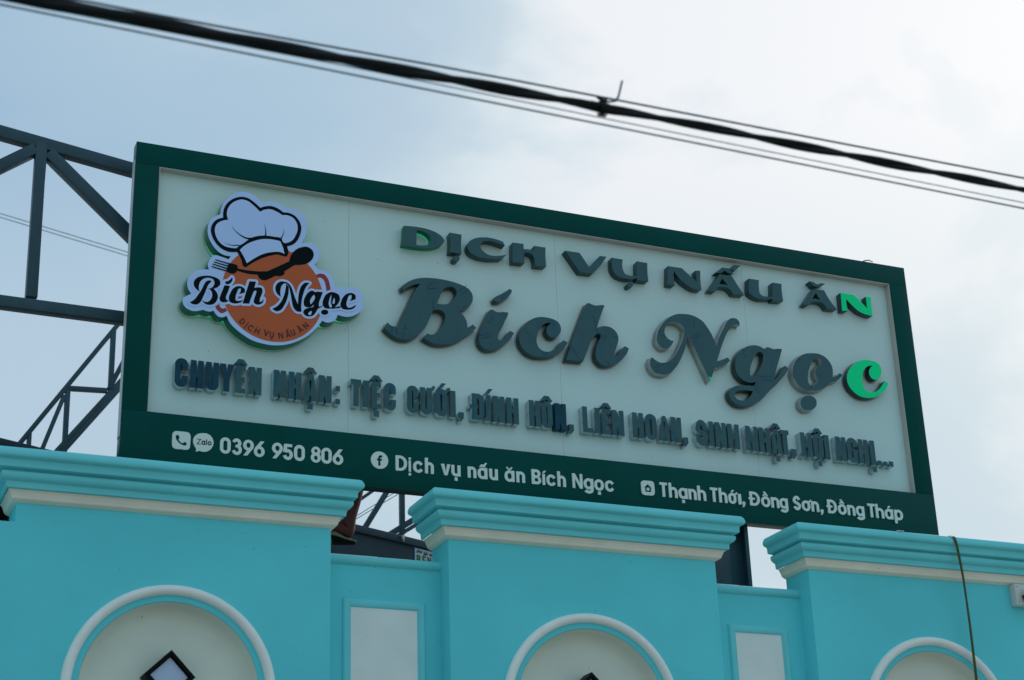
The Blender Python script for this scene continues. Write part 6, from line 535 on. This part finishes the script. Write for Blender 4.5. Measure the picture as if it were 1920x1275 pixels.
# sloping metal fascia, runs away to the right
fd=Vector((.9180,.3966,0)).normalized();fn=Vector((-fd.y,fd.x,0));FR=Vector((2.344,2.0,4.583))
def fas(s0,s1,z0,z1,o0,o1,bev=0):
    me=box(s0,o0,z0,s1,o1,z1,bev);R=Matrix((fd,fn,Vector((0,0,1)))).transposed().to_4x4();me.transform(Matrix.Translation(Vector((FR.x,FR.y,0)))@R);return me
fe=empty('metal_fascia',FR,'dark slate metal fascia of the awning behind the parapet','awning')
link('sheet',fas(-4.6,1.2,3.5,4.545,0,.02),M['fascia'],fe)
link('folded_edge',fas(-4.6,1.2,4.535,4.583,-.022,.03,.006),M['fascia'],fe,smooth=40)
cl=FR+fd*(-.245)
link('clip',merge(box(cl.x-.008,cl.y-.05,4.553,cl.x+.008,cl.y-.03,4.578,.002),box(cl.x-.003,cl.y-.046,4.54,cl.x+.004,cl.y-.034,4.556)),M['plastic'],fe)
st=empty('advert_sticker',FR+fd*(-.02)+Vector((0,0,-.14)),'small white sticker with green lettering on the slate fascia','sticker')
zt=4.532
link('border',fas(-.137,.20,zt-.16,zt,-.0035,-.0005),M['stickerblue'],st)
link('sheet',fas(-.131,.196,zt-.155,zt-.006,-.0050,-.0038),M['sticker'],st)
def fas_shape(loops,o):
    me=flat_shape(loops,0,.0012);R=Matrix((fd,fn,Vector((0,0,1)))).transposed().to_4x4()
    me.transform(Matrix.Translation(Vector((FR.x,FR.y,0))+fn*o)@R);return me
def tq(L,x,z,s): return [[(x+a*s,z+b*s) for a,b in l] for l in L]
GL={'R':[[(0,0),(0,1),(.5,1),(.68,.8),(.6,.55),(.75,0),(.48,0),(.36,.42),(.26,.42),(.26,0)],[(.26,.62),(.26,.8),(.4,.8),(.42,.68)]],
'E':[[(0,0),(0,1),(.62,1),(.62,.8),(.26,.8),(.26,.6),(.55,.6),(.55,.4),(.26,.4),(.26,.2),(.62,.2),(.62,0)]],
'N':[[(0,0),(0,1),(.26,1),(.45,.5),(.45,1),(.7,1),(.7,0),(.45,0),(.25,.5),(.25,0)]],'7':[[(0,1),(.6,1),(.6,.8),(.35,0),(.08,0),(.33,.78),(0,.78)]],
'^':[[(.0,0),(.2,.22),(.34,.22),(.54,0),(.36,0),(.27,.1),(.18,0)]],"'":[[(0,0),(.12,.22),(.32,.22),(.14,0)]],
'M':[[(0,0),(0,1),(.2,1),(.4,.6),(.6,1),(.8,1),(.8,0),(.6,0),(.6,.6),(.4,.25),(.2,.6),(.2,0)]],'A':[[(0,0),(.26,1),(.48,1),(.74,0),(.52,0),(.46,.22),(.28,.22),(.22,0)]],'I':[[(0,0),(0,1),(.24,1),(.24,0)]],
'H':[[(0,0),(0,1),(.24,1),(.24,.62),(.46,.62),(.46,1),(.7,1),(.7,0),(.46,0),(.46,.4),(.24,.4),(.24,0)]],'Z':[[(0,1),(.6,1),(.6,.8),(.25,.2),(.6,.2),(.6,0),(0,0),(0,.2),(.35,.8),(0,.8)]]}
def word(s,x,z,h,m,gap=.14,slant=0):
    for ch in s:
        if ch==' ': x+=h*.45;continue
        if ch in "^'": continue
        g=tq(GL[ch],x,z,h);link('printed_letter',fas_shape(g,-.0064),m,st);x+=(max(p[0] for l in GL[ch] for p in l)+gap)*h
word('REN 7',-.119,zt-.098,.052,M['stickergreen'],.2)
link('printed_letter',fas_shape(tq(GL['^'],-.063,zt-.043,.052),-.0064),M['stickergreen'],st);link('printed_letter',fas_shape(tq(GL["'"],-.040,zt-.034,.045),-.0064),M['stickergreen'],st)
word('MAI',-.056,zt-.036,.018,M['stickerpurple'],.12);word('HIEN',-.006,zt-.038,.018,M['stickerpurple'],.12)
link('printed_letter',fas_shape(tq(GL["'"],-.036,zt-.018,.02),-.0064),M['stickerpurple'],st);link('printed_letter',fas_shape(tq(GL['^'],.016,zt-.021,.02),-.0064),M['stickerpurple'],st)
word('ZHZ',-.120,zt-.036,.019,M['stickergreen'],.1) if False else None
link('printed_mark',fas_shape([[(-.122,zt-.034),(-.114,zt-.014),(-.066,zt-.018),(-.079,zt-.037),(-.086,zt-.026),(-.094,zt-.036),(-.101,zt-.024),(-.108,zt-.034)]],-.0064),M['stickergreen'],st)
o=link('added_black_sheet',box(-2.6,.10,3.4,-.32,.13,Z0-.08,.01),M['blackmatte'],props={'label':'added black sheet filling the notch under the left end of the left cornice','category':'sheeting'})  # plain black sheet added to fill the notch

# ============================================================ person behind the sign (only lower leg and foot show)
per=empty('person',(1.15,.27,4.03),'person behind the sign, bare brown lower leg and sandal showing in the left gap','person')
def skin(verts,edges,rad,sub=2,root=0):
    me=bpy.data.meshes.new('s');me.from_pydata(verts,edges,[]);o=bpy.data.objects.new('s',me);col.objects.link(o)
    md=o.modifiers.new('k','SKIN');md.use_smooth_shade=True
    for i,r in enumerate(rad): me.skin_vertices[0].data[i].radius=(r if isinstance(r,tuple) else (r,r))
    me.skin_vertices[0].data[root].use_root=True
    s=o.modifiers.new('b','SUBSURF');s.levels=sub;s.render_levels=sub
    dg=bpy.context.evaluated_depsgraph_get();m2=bpy.data.meshes.new_from_object(o.evaluated_get(dg));bpy.data.objects.remove(o);return m2
px,py=1.215,.25
V=[(1.20,.36,4.90),   #0 pelvis
 (1.19,.36,5.10),(1.17,.36,5.32),(1.17,.36,5.44),(1.16,.35,5.52),(1.15,.34,5.63), #1-5 spine neck head
 (1.25,.27,4.82),(1.262,.255,4.47),(1.268,.252,4.36),(1.245,.25,4.235),(1.228,.25,4.150),(1.232,.25,4.066),(1.175,.25,4.105),(1.11,.25,4.098),(1.05,.25,4.075), #6-14 leg 1
 (1.10,.45,4.82),(1.08,.45,4.45),(1.08,.45,4.20),(1.085,.45,4.085),(1.03,.45,4.065),(.90,.45,4.045), #15-20 leg2
 (1.30,.26,5.38),(1.36,.24,5.12),(1.30,.20,4.92),(1.05,.48,5.38),(1.0,.5,5.12),(.98,.42,4.92)]
E=[(0,1),(1,2),(2,3),(3,4),(4,5),(0,6),(6,7),(7,8),(8,9),(9,10),(10,11),(11,12),(12,13),(13,14),(0,15),(15,16),(16,17),(17,18),(18,19),(19,20),(3,21),(21,22),(22,23),(3,24),(24,25),(25,26)]
Rr=[.13,.12,.14,.10,.055,.095,.085,.060,.058,.052,.042,.042,.048,.038,.028,.085,.058,.045,.036,.034,.028,.05,.042,.035,.05,.042,.035]
link('body',skin(V,E,Rr),M['skin'],per,smooth=180)
V2=[(1.20,.36,4.95),(1.25,.27,4.80),(1.262,.255,4.50),(1.10,.45,4.80),(1.08,.45,4.46)]
link('shorts',skin(V2,[(0,1),(1,2),(0,3),(3,4)],[.15,.105,.09,.105,.09]),M['cloth'],per,smooth=180)
V3=[(1.19,.36,4.98),(1.18,.36,5.14),(1.17,.36,5.32),(1.17,.36,5.42),(1.30,.26,5.38),(1.34,.25,5.24),(1.05,.48,5.38),(1.01,.49,5.24)]
link('shirt',skin(V3,[(0,1),(1,2),(2,3),(3,4),(4,5),(3,6),(6,7)],[.15,.145,.16,.12,.075,.065,.075,.065]),M['cloth'],per,smooth=180)
bmh=bmesh.new();bmesh.ops.create_uvsphere(bmh,u_segments=20,v_segments=12,radius=.105);hm=bpy.data.meshes.new('h')
for v in bmh.verts: v.co=(v.co.x+1.16,v.co.y+.345,max(v.co.z,-.02)+5.645)
bmh.to_mesh(hm);bmh.free();link('hair',hm,M['black'],per,smooth=180)
def sandal(x,y,z,part):
    n=28;V=[];F=[]
    def top(xx):
        s=min(1,max(0,(x-.035-xx)/.085));s=s*s*(3-2*s);t=min(1,max(0,(x-.15-xx)/.08));return .022+.026*s-.02*t
    for f in ((0,.0) ,(.06,.0),(.55,0),(.6,0)) if part=='sole' else ((.58,0),(.66,0),(.94,0),(1,0)):
        for k in range(n):
            a=2*math.pi*k/n;sc=.95 if f[0] in (0,1) else (1.0 if part=='sole' else 1.02)
            xx=x-.115+.125*math.cos(a)*sc;yy=y+(.036-.010*math.cos(a))*math.sin(a)*1.15*sc
            V.append((xx,yy,z+top(xx)*f[0]))
    for l in range(3):
        for k in range(n): F.append((l*n+k,l*n+(k+1)%n,(l+1)*n+(k+1)%n,(l+1)*n+k))
    F.append(tuple(range(n))[::-1]);F.append(tuple(3*n+k for k in range(n)));return fixn(pydata(V,F))
for sx_,sy_,sz_ in ((1.262,.25,4.018),(1.125,.45,4.018)):
    sd_=link('sandal',sandal(sx_,sy_,sz_,'foam'),M['sole'],per,smooth=50);link('sole',sandal(sx_,sy_,sz_,'sole'),M['solefoam'],sd_,smooth=50)
o=link('scaffold_plank',box(-.30,.17,3.975,1.12,.56,4.018,.004),M['steel'],props={'label':'steel plank behind the left pier that the person stands on','category':'plank'})

# ============================================================ lamps, camera box, strap, small bits
def lamp(cx,cz,hd,rot,label,yfr=-.40,yb=-.303):
    e=empty('wall_lamp',(cx,yb,cz),label,'wall lamp','diamond lamps in the arched niches')
    def sq(r,off=0): return [(cx+r*math.cos(rot+math.pi/2*k),cz+r*math.sin(rot+math.pi/2*k)) for k in range(4)]
    link('housing',flat_shape([sq(hd),sq(hd*.80)[::-1]],yfr,yb-yfr,.0015),M['lamp'],e)
    link('inner_rim',flat_shape([sq(hd*.795),sq(hd*.735)[::-1]],yfr+.012,.02),M['lamp'],e)
    link('glass_pane',flat_shape([sq(hd*.80)],yfr+.018,.004),M['glass'],e)
lamp(.202,Z0-1.083,.114,math.radians(88.5),'black diamond wall lamp in the arched niche of the left pier')
lamp(2.2609,Z0-1.080,.114,math.radians(90),'black diamond wall lamp in the arched niche of the middle pier')
lamp(4.292,Z0-1.090,.114,math.radians(90),'black diamond wall lamp in the arched niche of the right pier')
cam_=empty('security_camera',(4.94,-.42,Z0-.42),'white security camera on a junction box under the right end of the right cornice','security camera')
link('junction_box',box(4.866,-.452,Z0-.476,4.995,-.4005,Z0-.358,.004),M['plastic'],cam_,smooth=30)
for x,z in ((4.882,-.374),(4.882,-.460),(4.979,-.374),(4.979,-.460)): link('screw',tube([(x,-.4535,Z0+z),(x,-.451,Z0+z)],.0028,8),M['lens'],cam_)
bmh=bmesh.new();bmesh.ops.create_uvsphere(bmh,u_segments=28,v_segments=18,radius=.042);hm=bpy.data.meshes.new('h')
for v in bmh.verts: v.co=(v.co.x+4.940,v.co.y-.480,v.co.z*1.05+Z0-.425)
bmh.to_mesh(hm);bmh.free();link('dome',hm,M['plastic'],cam_,smooth=180)
bmh=bmesh.new();bmesh.ops.create_uvsphere(bmh,u_segments=28,v_segments=18,radius=.0435)
bmesh.ops.delete(bmh,geom=[v for v in bmh.verts if v.co.z>.006],context='VERTS')
hm=bpy.data.meshes.new('h')
for v in bmh.verts: v.co=(v.co.x+4.940,v.co.y-.480,v.co.z*1.05+Z0-.425)
bmh.to_mesh(hm);bmh.free();link('lens_cover',hm,M['lens'],cam_,smooth=180)
link('cable_stub',tube([(4.93,-.45,Z0-.478),(4.945,-.46,Z0-.49),(4.97,-.455,Z0-.500),(4.99,-.44,Z0-.52)],.003,8),M['red'],cam_,smooth=60)
# strap: flat webbing over the cornice
sp=[(4.405,-.30,-.1365),(4.415,-.42,-.1360),(4.424,-.490,-.1350),(4.432,-.515,-.1375),(4.436,-.5275,-.146),(4.440,-.531,-.165),(4.447,-.530,-.20),(4.470,-.512,-.30),(4.486,-.498,-.37),(4.500,-.482,-.48),(4.510,-.470,-.62),(4.513,-.462,-.80),(4.514,-.455,-1.0),(4.510,-.452,-1.4),(4.500,-.450,-1.9)]
V=[];F=[];ww=.0075
for i,(x,y,z) in enumerate(sp):
    tw=.35*math.sin(i*.9)
    for sx_,oy in ((-1,-.0015),(1,-.0015),(1,.0015),(-1,.0015)): V.append((x+sx_*ww*math.cos(tw),y+oy+sx_*ww*math.sin(tw)*.5,Z0+z))
    if i:
        for k in range(4): F.append(((i-1)*4+k,(i-1)*4+(k+1)%4,i*4+(k+1)%4,i*4+k))
F.append((0,1,2,3));F.append(tuple((len(sp)-1)*4+k for k in (3,2,1,0)))
link('hanging_strap',fixn(pydata(V,F)),M['strap'],props={'label':'dark olive strap hanging over the right cornice past the arch','category':'strap'},smooth=50)
random.seed(3)
def lump(name,c,r,m,label,cat,sq=(1,1,1)):
    bmh=bmesh.new();bmesh.ops.create_icosphere(bmh,subdivisions=2,radius=r)
    for v in bmh.verts:
        k=1+random.uniform(-.25,.25);v.co=(c[0]+v.co.x*k*sq[0],c[1]+v.co.y*k*sq[1],c[2]+v.co.z*k*sq[2])
    me=bpy.data.meshes.new('l');bmh.to_mesh(me);bmh.free()
    link(name,me,m,props={'label':label,'category':cat})
lump('mortar_lump',(.335,-.40,Z0-.131),.016,M['concrete'],'small grey mortar lump on top of the left cornice','rubble',(1.3,1,.7))
lump('mortar_lump',(4.10,-.505,Z0-.137),.012,M['plastic'],'pale plaster crumb on top of the right cornice by the sign corner','rubble',(2.2,1,.35))
link('loose_wire_end',tube([(-.02,-.02,Z0-.055),(-.012,-.02,Z0+.004),(-.004,-.015,Z0+.022),(.004,-.012,Z0+.002),(.008,-.012,Z0-.05)],.0022,8),M['maroon'],props={'label':'short dark red wire sticking up at the bottom left corner of the sign','category':'wire'},smooth=60)
link('cable_tie',tube([(4.44,.01,Z0+H-.004),(4.475,.01,Z0+H+.012),(4.505,.01,Z0+H+.020),(4.53,.01,Z0+H+.012)],.0035,6),M['black'],props={'label':'small dark cable tie end on the top edge of the sign near the right corner','category':'cable tie'},smooth=60)

# ============================================================ overhead cables
CY=-4.2
def sagz(x): return 4.004+.0012*(x-.6)**2+.004*math.sin(x*2.1)
def thick(x): return 1.0+.75/(1+math.exp((x-.05)*3.6))
def bundle(nst,rad,off,per_,ph,x0=-14,x1=16,jit=0):
    out=[]
    for s in range(nst):
        pts=[];xs=x0
        while xs<=x1:
            a=2*math.pi*xs/per_+2*math.pi*s/nst+ph
            c=off*(1+.25*math.sin(xs*5.3+s*2))*(1.25-.25*thick(xs))
            bump=.010*math.exp(-((xs-.505)/.10)**2)
            pts.append((xs,CY+c*math.sin(a),sagz(xs)+c*math.cos(a)+bump*0-(.004*math.exp(-((xs-.505)/.06)**2)) ));xs+=.02 if -1.6<xs<2.6 else .25
        out.append(tube(pts,[rad*thick(p[0]) for p in pts],10))
    return out
bt=empty('overhead_cable_bundle',(.6,CY,4.0),'thick twisted black power cable bundle crossing the top of the view','cable')
for me in bundle(2,.0080,.0058,.62,.4): link('cable_strand',me,M['cable'],bt,smooth=70)
cx_=[-14+.25*i for i in range(56)]+[-.0+.1*i for i in range(14)]
link('cable_core',tube([(x,CY+.002,sagz(x)+.001) for x in cx_],[max(.0008,.0155*(thick(x)-1)/.75) for x in cx_],12),M['cable'],bt,smooth=70)
thin=[]
def tcab(zf,r,label,ycab=CY,m='wire'):
    pts=[(x*.25,ycab,zf(x*.25)) for x in range(-56,65)]
    link('overhead_wire',tube(pts,r,8),M[m],props={'label':label,'category':'wire','group':'thin wires along the cable bundle'},smooth=70)
tcab(lambda x:4.0405+.0018*max(0,x-.5)**2-.0145/(1+math.exp((x+.25)*5)),.0031,'thin grey wire running just above the thick cable bundle')
tcab(lambda x:3.9535-.0115*(x-.45) if -1.2<x<2.2 else (3.9525-.0125*(-1.65) if x<=-1.2 else 3.9525-.0125*1.75),.0027,'lowest thin grey wire below the thick cable bundle')
tcab(lambda x:3.985-.0115*(x-.6) if x>.6 else 3.985+.012*min(1,(.6-x)/.8),.0016,'faint thin wire between the bundle and the lowest wire, drawing apart to the right',ycab=CY+.02)
tie=empty('cable_tie_knot',(.505,CY,4.01),'black wire knot with a tail sticking up tied round the cable bundle','cable tie')
for k,xx in enumerate((.498,.504,.510,.516)):
    link('winding',tube([(xx+.004*math.sin(a),CY+.0175*math.cos(a),4.000+.0185*math.sin(a)) for a in [2*math.pi*j/16 for j in range(17)]],.0022,6),M['cable'],tie,smooth=70)
link('knot',tube([(.488,CY-.005,4.034),(.500,CY-.012,4.022),(.512,CY-.010,4.030),(.507,CY,4.018),(.495,CY-.004,4.022)],.005,8),M['cable'],tie,smooth=70)
link('knot',tube([(.470,CY,4.020),(.490,CY,4.019),(.505,CY-.01,4.026)],.003,8),M['cable'],tie,smooth=70)
link('tail',tube([(.512,CY-.004,4.024),(.530,CY,4.031),(.546,CY,4.036),(.556,CY,4.052),(.571,CY,4.105)],.0034,8),M['wire'],tie,smooth=70)
for k,(za,zb) in enumerate(((10.425,9.56),(10.379,9.528))):
    link('distant_wire',tube([(-12,10,za+2.14),(0,10,za),(1.8,10,za-.32),(4.2,10,za-.75)],.0045,6),M['wire'],props={'label':['upper of two distant thin wires seen through the truss on the left','lower of two distant thin wires seen through the truss on the left'][k],'category':'wire','group':'distant thin wires'})
for k,(a,b) in enumerate((((2.0,4.93),(2.95,5.587)),((2.0,4.93-.002),(2.95,5.572)))):
    link('stay_wire',tube([(a[0],3.35,a[1]+k*-.012),(b[0],3.35,b[1]-k*.02)],.0028,6),M['black'],props={'label':['upper slanting stay wire behind the truss in the left gap','lower slanting stay wire behind the truss in the left gap'][k],'category':'wire'})
